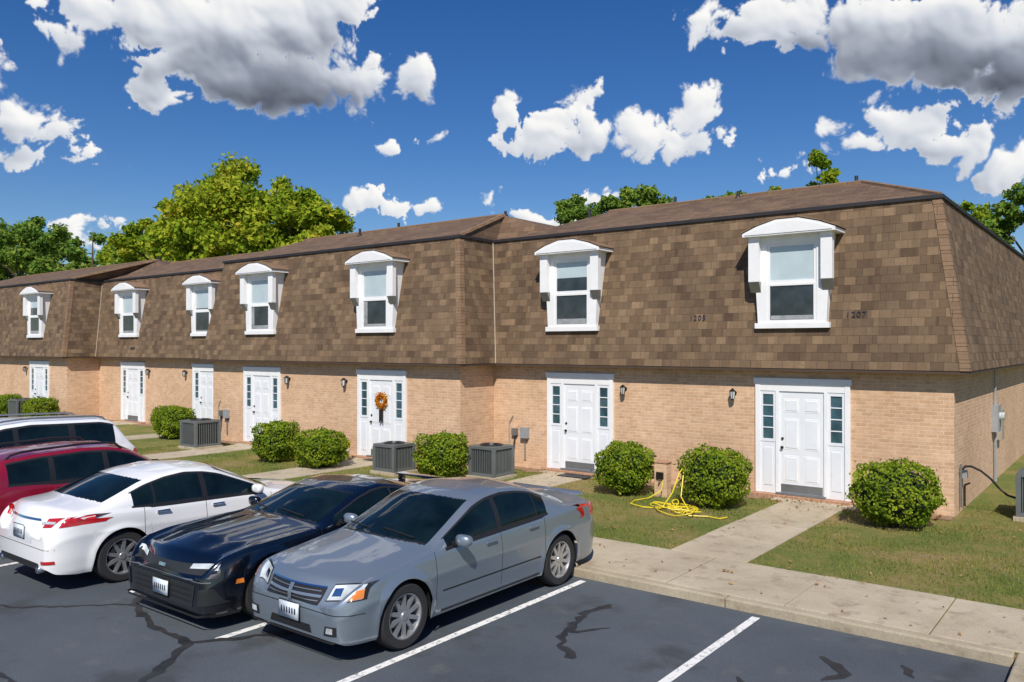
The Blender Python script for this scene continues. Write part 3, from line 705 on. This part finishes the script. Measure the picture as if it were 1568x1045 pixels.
    for sg in (1,-1):
        bmq=bmesh.new(); bmesh.ops.create_icosphere(bmq,subdivisions=3,radius=1)
        vs=[]
        for v in bmq.verts:
            c=v.co; p4=(abs(c.x)**3+abs(c.y)**3+abs(c.z)**3)**(1/3); c=c/p4
            vs.append((sg*(xb+.12)+c.x*.105,mx[0]+c.y*.06+.02*abs(c.x),mx[1]+.08+c.z*.065))
        fs=[tuple(v.index for v in f.verts) for f in bmq.faces]; bmq.free()
        T.mesh(vs,fs,C.get('mirmat',P_)); T.box(min(sg*(xb-.05),sg*(xb+.08)),max(sg*(xb-.05),sg*(xb+.08)),mx[0]-.03,mx[0]+.03,mx[1]+.02,mx[1]+.06,'black')
        for hs,hz in C['handles']:
            hx=sidex(hs,hz)+.02; T.cyl((sg*hx,hs-.09,hz),(sg*hx,hs+.09,hz),.016,.016,C.get('handlemat',P_),8)
            T.box(min(sg*(hx-.04),sg*hx),max(sg*(hx-.04),sg*hx),hs-.085,hs-.07,hz-.01,hz+.01,P_);T.box(min(sg*(hx-.04),sg*hx),max(sg*(hx-.04),sg*hx),hs+.07,hs+.085,hz-.01,hz+.01,P_)
        if C.get('rails'):
            a,b=C['rails']; px=sidex(.5*(a+b),C['H']-.09)-.08
            pts=[(sg*px,a,float(top(a))-.06),(sg*px,a+.12,float(top(a+.12))+.01)]+[(sg*px,v,float(top(v))+.02) for v in np.linspace(a+.25,b-.25,8)]+[(sg*px,b-.1,float(top(b-.1))),(sg*px,b,float(top(b))-.07)]
            T.tube(pts,.018,C.get('railmat','metal'),8)
    cs=C['glass_f'][0]
    for x0,x1 in ((.50,.02),(-.02,-.53)):
        T.tube([(x0,cs+.09,float(top(cs+.02))+.005),(x1,cs+.10,float(top(cs+.06))+.03)],.009,'black',5)
    T.obj('mirrors_and_handles',E,smooth=40)
    Ub=MB(); Ub.box(-Wd*.86,Wd*.86,ax[0]+AR+.02,ax[1]-AR-.02,sill+.01,sill+.10,'black'); Ub.box(-Wd*.60,Wd*.60,.25,L-.25,sill+.04,sill+.2,'black')
    for a in ax:
        for sg in (1,-1):
            n=20;vs=[];fs=[]
            for i in range(n+1):
                t=-.25+(math.pi+.5)*i/n
                for xx in (Wd-.035,Wd-.42): vs.append((sg*xx,a+(AR+.008)*math.cos(t),R+(AR+.008)*math.sin(t)))
            for i in range(n): fs.append((2*i,2*i+2,2*i+3,2*i+1))
            fs.append(tuple(range(1,2*n+2,2))); Ub.mesh(vs,fs,'black')
    Ub.obj('underbody',E)
    Wh=MB(); tw=C.get('tw',.22)
    for a in ax:
        for sg in (1,-1): wheel(Wh,sg*(Wd-tw/2-.012),a,R,R,tw,sg,C['spokes'],C.get('rim','alloy'))
    Wh.obj('wheels',E,smooth=35)
    E.rotation_euler=(0,0,rot); E.scale=(scale,)*3
    return E
def plate(D,x,s,z,front,mat='plate'):
    D.box(x-.155,x+.155,s-.008,s+.008,z-.08,z+.08,mat); D.box(x-.165,x+.165,s-(.004 if front else -.0),s+(.0 if not front else .006),z-.09,z+.09,'black')
    y=s-.0095 if front else s+.0095
    for k in range(6): D.box(x-.12+.042*k,x-.12+.042*k+.022,min(y,y+.001),max(y,y+.001),z-.03,z+.03,'alloy_dark')
def det_silver(D,patch,spatch,sx,pj,C):
    patch([(.50,.60),(.90,.64),(.885,.785),(.54,.755)],'black',nx=20,off=.004); patch([(.515,.612),(.885,.65),(.87,.775),(.55,.745)],'lens',nx=20,off=.009); patch([(.79,.645),(.89,.655),(.88,.735),(.80,.725)],'amber',off=.013)
    patch([(.56,.65),(.66,.66),(.66,.73),(.57,.72)],'chrome',off=.012)
    patch([(-.44,.565),(.44,.565),(.47,.715),(-.47,.715)],'black',both=False,nx=24)
    patch([(-.47,.715),(.47,.715),(.47,.73),(-.47,.73)],'chrome',both=False,off=.012,nz=2,nx=24); patch([(-.44,.628),(.44,.628),(.45,.652),(-.45,.652)],'p_silver',both=False,off=.016,nz=2,nx=24)
    patch([(-.025,.565),(.025,.565),(.03,.715),(-.03,.715)],'p_silver',both=False,off=.018); patch([(-.42,.595),(.42,.595),(.42,.603),(-.42,.603)],'metal',both=False,off=.01,nz=1,nx=20); patch([(-.42,.68),(.42,.68),(.42,.688),(-.42,.688)],'metal',both=False,off=.01,nz=1,nx=20)
    patch([(-.36,.285),(.36,.285),(.33,.36),(-.33,.36)],'black',both=False,nx=20); patch([(.56,.30),(.74,.31),(.74,.40),(.58,.39)],'black'); patch([(.60,.325),(.70,.33),(.70,.385),(.61,.38)],'lens',off=.01)
    patch([(-.90,.505),(.90,.505),(.90,.512),(-.90,.512)],'black',both=False,nx=40,nz=1,off=.004)
    patch([(-.72,.235),(.72,.235),(.72,.255),(-.72,.255)],'black',both=False,nx=30,nz=1,off=.012)
    plate(D,-.0,pj(0,.46)-.02,.45,True)
    patch([(.55,.80),(.92,.80),(.90,.99),(.58,.97)],'red',front=False,nx=18); spatch([(C['L']-.26,.83),(C['L']-.10,.83),(C['L']-.12,.95),(C['L']-.22,.94)],'red',off=.006); plate(D,0,pj(0,.8,False)+.02,.82,False)
    L=C['L']; D.mesh([(-.60,L-.20,1.03),(.60,L-.20,1.03),(.60,L-.13,1.075),(-.60,L-.13,1.075),(-.60,L-.09,1.02),(.60,L-.09,1.02)],[(0,1,2,3),(3,2,5,4),(0,3,4),(1,5,2)],C['paint'])
    spatch([(1.35,.235),(3.15,.235),(3.15,.26),(1.35,.26)],'black',off=.006); spatch([(1.35,.46),(3.15,.46),(3.15,.475),(1.35,.475)],'black',off=.003,nz=1)
def det_black(D,patch,spatch,sx,pj,C):
    patch([(-.90,.60),(.90,.60),(.88,.70),(-.88,.70)],'acdark',both=False,off=.004,nx=36); patch([(.46,.655),(.88,.68),(.875,.735),(.48,.705)],'lens',nx=18,off=.010)
    patch([(-.62,.27),(.62,.27),(.68,.52),(-.68,.52)],'acdark',both=False,nx=24); patch([(.72,.30),(.90,.32),(.88,.50),(.74,.49)],'acdark')
    for zz in (.33,.39,.45): patch([(-.6,zz),(.6,zz),(.6,zz+.012),(-.6,zz+.012)],'black',both=False,off=.012,nz=1,nx=24)
    patch([(-.86,.555),(.86,.555),(.86,.565),(-.86,.565)],'metal',both=False,off=.008,nz=1,nx=24)
    patch([(-.07,.63),(.07,.63),(.07,.665),(-.07,.665)],'chrome',both=False,off=.014,nz=1)
    patch([(-.88,.19),(.88,.19),(.90,.215),(-.90,.215)],'black',both=False,off=.035,nz=1,nx=30)
    plate(D,.0,pj(0,.42)-.025,.40,True)
    spatch([(.34,.50),(.44,.50),(.43,.55),(.35,.55)],'amber',off=.006)
    patch([(.45,.78),(.88,.78),(.86,.90),(.47,.90)],'red',front=False)
    D.box(-.72,.72,C['L']-.30,C['L']-.14,1.05,1.072,C['paint']); 
    for a in (-.66,.66): D.box(a-.02,a+.02,C['L']-.28,C['L']-.16,.98,1.05,C['paint'])
    spatch([(1.25,.215),(3.1,.215),(3.1,.25),(1.25,.25)],'black',off=.012)
def det_white(D,patch,spatch,sx,pj,C):
    F=False
    patch([(.50,.80),(.93,.84),(.93,.955),(.55,.915)],'red',front=F,nx=22); patch([(.46,.845),(.70,.855),(.70,.885),(.46,.875)],'lens',front=F,off=.011)
    L=C['L']; spatch([(L-.42,.90),(L-.16,.855),(L-.16,.945),(L-.36,.93)],'red',off=.005)
    patch([(-.44,.88),(.44,.88),(.42,.905),(-.42,.905)],'chrome',front=F,both=False,off=.012,nz=2)
    patch([(-.36,.60),(.36,.60),(.40,.84),(-.40,.84)],'p_white2',front=F,both=False,off=.003)
    patch([(-.85,.56),(.85,.56),(.85,.566),(-.85,.566)],'black',front=F,both=False,off=.004,nz=1,nx=30)
    patch([(-.62,.30),(.62,.30),(.58,.38),(-.58,.38)],'black',front=F,both=False,nx=20); plate(D,0,pj(0,.74,False)+.012,.72,False)
    patch([(.66,.38),(.84,.39),(.84,.43),(.66,.42)],'red',front=F,off=.008)
    D.cyl((.55,L-.12,.30),(.55,L+.01,.30),.04,.045,'chrome',12);D.cyl((-.55,L-.12,.30),(-.55,L+.01,.30),.04,.045,'chrome',12)
    patch([(.5,.62),(.88,.66),(.84,.76),(.55,.72)],'lens'); patch([(-.42,.5),(.42,.5),(.45,.7),(-.45,.7)],'black',both=False)
    spatch([(1.3,.25),(3.2,.25),(3.2,.275),(1.3,.275)],'chrome',off=.006)
def det_suv(D,patch,spatch,sx,pj,C):
    L=C['L']; F=False
    patch([(.52,.92),(.90,.92),(.88,1.06),(.56,1.04)],'red',front=F,nx=16); spatch([(L-.30,.93),(L-.12,.93),(L-.14,1.05),(L-.26,1.03)],'red',off=.006)
    plate(D,0,pj(0,.8,False)+.015,.80,False); patch([(-.7,.32),(.7,.32),(.66,.45),(-.66,.45)],'black',front=F,both=False)
    patch([(.5,.80),(.88,.84),(.86,.92),(.52,.90)],'lens'); patch([(-.44,.70),(.44,.70),(.46,.88),(-.46,.88)],'black',both=False,nx=20); patch([(-.6,.3),(.6,.3),(.56,.45),(-.56,.45)],'black',both=False)
    patch([(-.46,.88),(.46,.88),(.46,.90),(-.46,.90)],'chrome',both=False,off=.012,nz=1)
SILVER=dict(L=4.57,W=.845,H=1.41,r=.335,axles=(.80,3.59),paint='p_silver',k1=.72,e1=.46,
 top=[(0,.58),(.025,.72),(.10,.80),(.42,.88),(1.0,.965),(1.13,.985),(1.87,1.325),(2.10,1.385),(2.55,1.41),(3.0,1.385),(3.25,1.335),(3.87,1.08),(4.03,1.065),(4.47,1.055),(4.53,.99),(4.57,.72)],
 belt=[(0,.52),(.06,.66),(.25,.775),(.55,.82),(1.1,.885),(1.7,.915),(2.9,.95),(3.75,.99),(4.40,.98),(4.52,.9),(4.57,.68)],
 tumble=.36,cowl=1.13,tail=3.87,mid=2.57,glass_f=(1.15,1.91),glass_r=(3.22,3.83),win=[(1.45,2.33),(2.41,3.09),(3.11,3.31)],gaps=[1.25,2.37,3.23],
 mirror=(1.57,.895),handles=[(2.17,.84),(2.99,.87)],spokes=10,details=det_silver,hip=.015)
BLACK=dict(L=4.60,W=.90,H=1.29,r=.355,axles=(.82,3.62),paint='p_black',gap=.03,
 top=[(0,.58),(.02,.71),(.08,.80),(.5,.885),(1.25,.945),(1.45,.965),(2.10,1.215),(2.35,1.275),(2.7,1.295),(3.1,1.25),(3.85,1.045),(4.0,1.02),(4.42,1.015),(4.54,.97),(4.60,.70)],
 belt=[(0,.53),(.05,.68),(.2,.79),(.6,.86),(1.3,.895),(2.1,.91),(2.9,.935),(3.6,.985),(4.3,.97),(4.5,.9),(4.60,.66)],
 tumble=.50,cowl=1.45,tail=3.9,mid=2.7,glass_f=(1.47,2.12),glass_r=(3.02,3.82),win=[(1.74,2.76),(2.80,3.20)],gaps=[1.54,2.82],
 mirror=(1.86,.88),handles=[(2.62,.83)],spokes=5,rim='alloy',details=det_black,hip=.05,sill=.16,k1=.82,e1=.38,bulge=.03,tw=.25)
WHITE=dict(L=4.62,W=.89,H=1.385,r=.335,axles=(.94,3.70),paint='p_white',
 top=[(0,.52),(.03,.65),(.12,.73),(.5,.83),(1.1,.92),(1.25,.95),(2.05,1.30),(2.3,1.36),(2.7,1.385),(3.2,1.35),(3.5,1.28),(4.05,1.075),(4.2,1.06),(4.46,1.04),(4.55,.97),(4.62,.70)],
 belt=[(0,.48),(.06,.6),(.25,.73),(.6,.79),(1.2,.85),(1.8,.89),(3.0,.925),(3.75,.965),(4.3,.97),(4.53,.90),(4.62,.66)],
 tumble=.40,cowl=1.25,tail=4.05,mid=2.8,glass_f=(1.27,2.08),glass_r=(3.44,4.01),win=[(1.58,2.46),(2.54,3.24),(3.27,3.56)],gaps=[1.40,2.50,3.42],
 mirror=(1.70,.88),handles=[(2.32,.82),(3.16,.85)],spokes=9,details=det_white,hip=.03,handlemat='chrome')
MAROON=dict(L=4.55,W=.92,H=1.52,r=.35,axles=(.90,3.58),paint='p_maroon',clad=.34,
 top=[(0,.62),(.03,.80),(.12,.90),(.5,.97),(1.05,1.04),(1.2,1.06),(1.82,1.42),(2.1,1.495),(2.6,1.52),(3.4,1.49),(3.85,1.44),(3.97,1.40),(4.34,1.08),(4.44,1.02),(4.5,.93),(4.55,.72)],
 belt=[(0,.58),(.06,.72),(.25,.86),(.6,.91),(1.2,.96),(2,.99),(3.2,1.02),(4.2,1.06),(4.38,1.02),(4.55,.68)],
 tumble=.32,cowl=1.2,tail=4.3,mid=2.7,glass_f=(1.22,1.86),glass_r=(3.98,4.32),win=[(1.45,2.30),(2.38,3.12),(3.20,3.78)],gaps=[1.32,2.34,3.28],
 mirror=(1.55,.97),handles=[(2.15,.92),(3.05,.95)],spokes=10,details=det_suv,sill=.24,rails=(2.0,3.78),railmat='black',sf=.12,sr=.08)
WSUV=dict(L=4.85,W=.95,H=1.74,r=.37,axles=(.96,3.80),paint='p_white2',
 top=[(0,.65),(.03,.86),(.12,.98),(.5,1.06),(1.1,1.13),(1.25,1.16),(1.95,1.62),(2.2,1.70),(2.7,1.74),(4.1,1.70),(4.35,1.64),(4.65,1.20),(4.76,1.1),(4.82,.98),(4.85,.74)],
 belt=[(0,.6),(.06,.8),(.25,.93),(.6,1.0),(1.2,1.05),(2,1.09),(3.2,1.13),(4.5,1.16),(4.7,1.08),(4.85,.7)],
 tumble=.28,cowl=1.25,tail=4.6,mid=2.9,glass_f=(1.28,2.0),glass_r=(4.32,4.64),win=[(1.55,2.45),(2.54,3.40),(3.52,4.25)],gaps=[1.40,2.50,3.46],
 mirror=(1.66,1.07),handles=[(2.3,1.0),(3.3,1.04)],spokes=6,details=det_suv,sill=.26,rails=(2.1,4.2),railmat='metal',sf=.12,sr=.08)
AZ=-.12
def place(name,C,cx,front_axle_y,facing,sc=1.04):
    if facing<0: loc=(cx,front_axle_y-C['axles'][0]*sc,AZ); rot=0
    else: loc=(cx,front_axle_y+C['axles'][0]*sc,AZ); rot=math.pi
    return car(name,C,loc,rot,sc)
place('parked_sedan',SILVER,-7.04,6.12,-1)
place('parked_coupe',BLACK,-9.06,5.85,-1)
place('parked_sedan',WHITE,-11.9,5.5+2.76*1.04,1)
place('parked_suv',MAROON,-14.5,5.25+2.68*1.04,1)
place('parked_suv',WSUV,-17.5,8.75-3.89*1.04,-1)
# ------------------------------------------------------------------ trees
def tree(name,x,y,H,cr,ch,leafmat_,seed,ncl=70,per=420,ls=.28,trunk_r=.35,gap=1.0,base=.35):
    rng=np.random.default_rng(seed); E=empty(name,(x,y,-.1)); t=MB()
    cz=H-ch*.5
    t.cyl((0,0,0),(.1,0,H*base),trunk_r,trunk_r*.75,'bark',9); t.cyl((.1,0,H*base),(0,.1,H*.85),trunk_r*.75,trunk_r*.15,'bark',8)
    C_=[];Rr=[]
    for k in range(ncl):
        d=rng.normal(size=3); d/=np.linalg.norm(d); f=rng.uniform(.25,1)**.5
        c=d*f*np.array([cr,cr,ch*.5])*.86
        c[:2]*= 1-.25*max(0,c[2]/(ch*.5))
        c[2]+=cz; C_.append(c); Rr.append(rng.uniform(.11,.22)*min(cr,ch*.6)*gap)
    for c in C_[:ncl//2]:
        z0=rng.uniform(H*base*.8,H*.6); m_=Vector((c[0]*.5,c[1]*.5,(z0+c[2])*.5+.1*cr)); 
        t.cyl((0,0,min(z0,c[2]-.3)),m_,trunk_r*.3,trunk_r*.16,'bark',6,False); t.cyl(m_,c,trunk_r*.16,.02,'bark',5,False)
    t.obj('trunk',E,smooth=50)
    VV=[]
    for c,rd in zip(C_,Rr):
        n=int(per*rng.uniform(.6,1.2)); d=rng.normal(size=(n,3)); d/=np.linalg.norm(d,axis=1,keepdims=True)
        rr=rd*(rng.random(n)**.45)*(1+.35*np.sin(d[:,0]*5+c[0])*np.sin(d[:,2]*5+c[1]))
        p_=c+d*rr[:,None]*np.array([1.15,1.15,.85]); nr=d*.6+rng.normal(size=(n,3))*.8+np.array([0,0,.4]); nr/=np.linalg.norm(nr,axis=1,keepdims=True)
        VV.append(leafquads(p_,nr,rng.uniform(.5,1.0,n)*ls,rng,.7))
    quadmesh('crown',np.concatenate(VV),leafmat_,E)
tree('tree',-54.5,37,17.8,7.6,12.5,'leaf_yg',1,120,440,.27,.5,.84,.3)
tree('tree',-64,36,15.6,5.2,9.5,'leaf_yg',2,64,380,.27,.4,.9,.3)
tree('tree',-48.5,38,15.6,4.4,9.5,'leaf_yg',22,50,380,.27,.4,.92,.3)
tree('tree',-76,35,15.5,5.0,9,'leaf_g',3,26,200,.26,.3,.7,.3)
tree('tree',-86,34,16.0,6,10,'leaf_g',4,44,280,.3,.4,.82,.3)
tree('tree',-97,37,18.5,7,12,'leaf_g',5,56,300,.32,.4,.85,.3)
tree('tree',-70,44,15,5,8,'leaf_yg',6,36,280,.30,.3,.85,.3)
tree('tree',-92,48,16,8,10,'leaf_yg',16,60,300,.33,.4,.9,.3)
tree('pine_tree',-29.0,46,14.0,3.0,5.5,'leaf_g',7,34,500,.17,.28,1.0,.5)
tree('pine_tree',-26.3,47,14.2,3.0,5.5,'leaf_g',8,34,500,.17,.28,1.0,.5)
tree('tree',-13.7,45,14.5,1.9,6,'leaf_yg',9,26,150,.2,.2,1.0,.4)
tree('tree',-18.4,48,13.5,3.0,5,'leaf_g',10,30,300,.2,.25,1.0,.4)
tree('tree',-21.5,50,13.5,3.0,5,'leaf_g',17,30,300,.2,.25,1.0,.4)
tree('tree',-4.4,52,12.6,3.8,7,'leaf_g',12,40,360,.2,.3,.9,.35)
tree('tree',-.5,50,13.0,4,8,'leaf_g',13,45,360,.2,.3,.9,.35)
tree('tree',5,48,14,5,9,'leaf_g',14,50,360,.22,.3,1,.35)
tree('tree',-8.2,54,12.2,3,6,'leaf_yg',15,26,240,.2,.3,.8,.35)
rng=np.random.default_rng(31); VV=[]
for k in range(260):
    x=rng.uniform(-200,90); y=rng.uniform(70,95); zc=rng.uniform(1.5,9.0); n=130; d=rng.normal(size=(n,3)); d/=np.linalg.norm(d,axis=1,keepdims=True)
    VV.append(leafquads(np.array([x,y,zc])+d*rng.uniform(.4,1,(n,1))*np.array([3.6,2.5,2.6]),d,rng.uniform(.4,.8,n),rng,.8))
quadmesh('distant_trees',np.concatenate(VV),'leaf_g')
# ------------------------------------------------------------------ world / sun
az_s=math.atan2(.54,-.842); el_s=math.radians(46)
sd=Vector((.54*math.cos(el_s),-.842*math.cos(el_s),math.sin(el_s)))
sl=bpy.data.lights.new('sun','SUN'); sl.energy=4.9; sl.angle=math.radians(.5); sl.color=(1,.935,.84)
so=bpy.data.objects.new('sun',sl); COL.objects.link(so); so.rotation_euler=sd.to_track_quat('Z','Y').to_euler(); so.location=(0,-10,30)
wd=bpy.data.worlds.new('World'); scene.world=wd; wd.use_nodes=True; nt=wd.node_tree
for n_ in list(nt.nodes): nt.nodes.remove(n_)
out=N(nt,'ShaderNodeOutputWorld'); bg=N(nt,'ShaderNodeBackground'); bg.inputs[1].default_value=.09
sky=N(nt,'ShaderNodeTexSky',sky_type='NISHITA'); sky.sun_disc=False; sky.sun_elevation=el_s; sky.sun_rotation=az_s; sky.air_density=1.0; sky.dust_density=.3; sky.ozone_density=4.0
hs=N(nt,'ShaderNodeHueSaturation'); hs.inputs['Hue'].default_value=.512; hs.inputs['Saturation'].default_value=1.32; hs.inputs['Value'].default_value=1.0; nt.links.new(sky.outputs[0],hs.inputs['Color'])
nt.links.new(hs.outputs[0],bg.inputs[0])
F_=1241.0; th=math.radians(37.84)
fw=np.array([-math.sin(th),math.cos(th),0]);rt=np.array([math.cos(th),math.sin(th),0])
def azel(px,py):
    d=fw+(px-784)/F_*rt+np.array([0,0,(530-py)/F_]); return math.degrees(math.atan2(d[0],d[1])),math.degrees(math.atan2(d[2],math.hypot(d[0],d[1])))
A0,A1,E0,E1=-100.0,30.0,-2.0,46.0; RES=.06
nw=int((A1-A0)/RES); nh=int((E1-E0)/RES)
AA,EE=np.meshgrid(np.linspace(A0,A1,nw),np.linspace(E0,E1,nh)); AA=AA.astype(np.float32);EE=EE.astype(np.float32)
def pnoise(x,y,seed):
    r_=np.random.default_rng(seed); G=r_.uniform(0,2*np.pi,(256,256)).astype(np.float32); gx,gy=np.cos(G),np.sin(G)
    xi=np.floor(x).astype(int);yi=np.floor(y).astype(int);xf=x-xi;yf=y-yi
    def gr(ix,iy,dx_,dy_): a=ix&255;b=iy&255; return gx[b,a]*dx_+gy[b,a]*dy_
    u_=xf*xf*xf*(xf*(xf*6-15)+10);v_=yf*yf*yf*(yf*(yf*6-15)+10)
    n00=gr(xi,yi,xf,yf);n10=gr(xi+1,yi,xf-1,yf);n01=gr(xi,yi+1,xf,yf-1);n11=gr(xi+1,yi+1,xf-1,yf-1)
    return ((n00*(1-u_)+n10*u_)*(1-v_)+(n01*(1-u_)+n11*u_)*v_)*1.5
def fbm(x,y,sc,oc,seed,billow=False,gain=.5):
    s_=0;a_=1.0;t_=0
    for o in range(oc):
        n_=pnoise(x*sc+17.3*o,y*sc-9.1*o,seed+o); s_=s_+a_*(np.abs(n_)*2-.45 if billow else n_); t_+=a_; a_*=gain; sc*=2.03
    return s_/t_*1.6
wx=AA+1.3*fbm(AA,EE,.16,4,101); wy=EE+.9*fbm(AA,EE,.18,4,202)
blobs=[(125,25,60,38),(95,68,35,20),(225,20,105,45),(330,30,110,62),(450,48,95,70),(330,95,90,48),(430,130,130,52),(540,120,75,48),(250,130,45,38),(640,125,32,32),(505,0,75,45),(235,155,22,16),
 (15,180,62,36),(85,205,42,26),(40,238,55,12),
 (775,178,28,38),(830,205,52,32),(900,218,60,28),(985,200,58,30),(1070,155,44,42),(1050,205,58,26),(885,155,30,24),(775,220,28,12),
 (1085,25,45,32),(1200,30,100,42),(1330,45,130,68),(1460,75,140,75),(1580,90,110,85),(1240,75,60,24),
 (1390,185,56,36),(1340,215,46,18),(1465,220,66,34),(1545,255,58,36),(1290,190,22,20),
 (550,312,38,24),(605,328,46,18),(655,325,22,10),(750,302,15,20),(905,312,36,18),(860,330,28,12),(800,325,16,8),(125,350,36,18),(1210,260,34,9),(650,200,16,5),(595,222,12,5),(150,230,8,4),
 (-150,100,140,60),(-350,250,140,40),(1800,120,150,80),(400,-250,260,80)]
cur=None; k_=.18
for px,py,rx,ry in blobs:
    a0,e0=azel(px,py); a1,_=azel(px+rx,py); _,e1=azel(px,py-ry); ra=abs(a1-a0);re=abs(e1-e0)
    dd=np.sqrt(((wx-a0)/ra)**2+((wy-e0)/re)**2)
    dd=(dd-1)*min(1.0,min(ra,re)/1.6)
    if cur is None: cur=dd
    else:
        hh=np.clip(.5+.5*(cur-dd)/k_,0,1); cur=cur*(1-hh)+dd*hh-k_*hh*(1-hh)
Cc=-cur
bil=fbm(wx,wy,.42,7,303,True,.56); fb=fbm(AA,EE,.5,6,404,False,.62)
Dn=Cc+.42*bil+.34*fb-.02
soft=.10+.30*np.clip(fbm(AA,EE,.15,2,505)+.35,0,1)
def sstep(x,a,b): t_=np.clip((x-a)/(b-a),0,1); return t_*t_*(3-2*t_)
mask=sstep(Dn/soft,0,1)
hgt=np.sqrt(np.clip(Dn,0,1.2)+.02)*1.1+.45*bil
def blur(a,n):
    for ax_ in (0,1):
        c_=np.cumsum(np.pad(a,[(n+1,n) if i==ax_ else (0,0) for i in (0,1)],mode='edge'),axis=ax_,dtype=np.float64)
        a=(c_[2*n+1:]-c_[:-2*n-1] if ax_==0 else c_[:,2*n+1:]-c_[:,:-2*n-1])/(2*n+1)
    return a
h1_=blur(hgt,3); gy_,gx_=np.gradient(h1_,RES); h2=blur(blur(hgt,12),8); gy2,gx2=np.gradient(h2,RES)
lam=lambda gx,gy,k:( -gx*k*.45-gy*k*.70+.55)/np.sqrt((gx*k)**2+(gy*k)**2+1)
lit=.40*lam(gx_,gy_,.38)+.60*lam(gx2,gy2,1.0)
sh_=int(2.0/RES); Cup=np.zeros_like(Cc); Cup[:-sh_]=Cc[sh_:]; Cup=blur(Cup,6)
under=sstep(Cup,-.15,.9)*.30
grey=np.zeros_like(Cc)
for px,py,rx,ry,w_ in [(430,155,170,50,.52),(330,85,120,45,.30),(480,70,110,60,.20),(200,30,110,30,.12),(40,225,70,20,.2),(1400,85,150,50,.40),(1520,120,120,60,.52),(1300,60,90,40,.26),(1240,90,60,25,.2),(900,230,120,18,.14),(1450,240,100,30,.12),(1130,50,60,20,.2)]:
    a0,e0=azel(px,py); a1,_=azel(px+rx,py); _,e1=azel(px,py-ry); grey=np.maximum(grey,w_*np.exp(-(((wx-a0)/(a1-a0))**2+((wy-e0)/(e1-e0))**2)*.9))
lum=.68+.44*lit-under*.5-blur(grey,8)*sstep(Cc,-.15,.40)*1.15
lum=np.clip(lum,.14,1.0)
thin=1-sstep(Dn,0,.3); lum=lum*(1-thin)+np.maximum(lum,.70)*thin
lum=blur(lum,1)
img=bpy.data.images.new('cloud_field',nw,nh,alpha=True,float_buffer=True); img.colorspace_settings.name='Non-Color'
buf=np.ones((nh,nw,4),np.float32); buf[...,0]=mask; buf[...,1]=lum; buf[...,2]=0
img.pixels.foreach_set(buf.ravel()); img.update()
try: img.pack()
except Exception as ex: print('pack',ex)
tc=N(nt,'ShaderNodeTexCoord'); sp_=N(nt,'ShaderNodeSeparateXYZ'); nt.links.new(tc.outputs['Generated'],sp_.inputs[0])
def wm(op,a,b=None,c=None,clamp=False):
    n_=N(nt,'ShaderNodeMath',operation=op); n_.use_clamp=clamp
    for i,v in enumerate((a,b,c)):
        if v is None: continue
        if isinstance(v,(int,float)): n_.inputs[i].default_value=v
        else: nt.links.new(v,n_.inputs[i])
    return n_.outputs[0]
az=wm('MULTIPLY',wm('ARCTAN2',sp_.outputs[0],sp_.outputs[1]),57.29578)
el=wm('MULTIPLY',wm('ARCSINE',sp_.outputs[2]),57.29578)
cb=N(nt,'ShaderNodeCombineXYZ'); nt.links.new(wm('DIVIDE',wm('SUBTRACT',az,A0),A1-A0),cb.inputs[0]); nt.links.new(wm('DIVIDE',wm('SUBTRACT',el,E0),E1-E0),cb.inputs[1])
ti=N(nt,'ShaderNodeTexImage'); ti.image=img; ti.extension='CLIP'; ti.interpolation='Linear'; nt.links.new(cb.outputs[0],ti.inputs[0])
sr=N(nt,'ShaderNodeSeparateColor'); nt.links.new(ti.outputs[0],sr.inputs[0])
cr_=N(nt,'ShaderNodeValToRGB'); nt.links.new(sr.outputs[1],cr_.inputs[0]); e=cr_.color_ramp.elements
e[0].position=.12; e[0].color=(.10,.115,.155,1); e[1].position=1.0; e[1].color=(1.0,.99,.97,1); x_=e.new(.45); x_.color=(.29,.325,.40,1); x_=e.new(.75); x_.color=(.66,.70,.77,1)
bg2=N(nt,'ShaderNodeBackground'); nt.links.new(cr_.outputs[0],bg2.inputs[0]); bg2.inputs[1].default_value=.97
mx=N(nt,'ShaderNodeMixShader'); nt.links.new(sr.outputs[0],mx.inputs[0]); nt.links.new(bg.outputs[0],mx.inputs[1]); nt.links.new(bg2.outputs[0],mx.inputs[2]); nt.links.new(mx.outputs[0],out.inputs[0])
# ------------------------------------------------------------------ camera
cam=bpy.data.cameras.new('camera'); co=bpy.data.objects.new('camera',cam); COL.objects.link(co); scene.camera=co
cam.lens=28.49; cam.sensor_width=36; cam.clip_end=3000; cam.clip_start=.1
co.location=(0,0,3.1); co.rotation_euler=(math.radians(90.35),0,math.radians(37.84))
scene.view_settings.view_transform='Standard'; scene.view_settings.look='None'; scene.view_settings.exposure=0; scene.view_settings.gamma=1
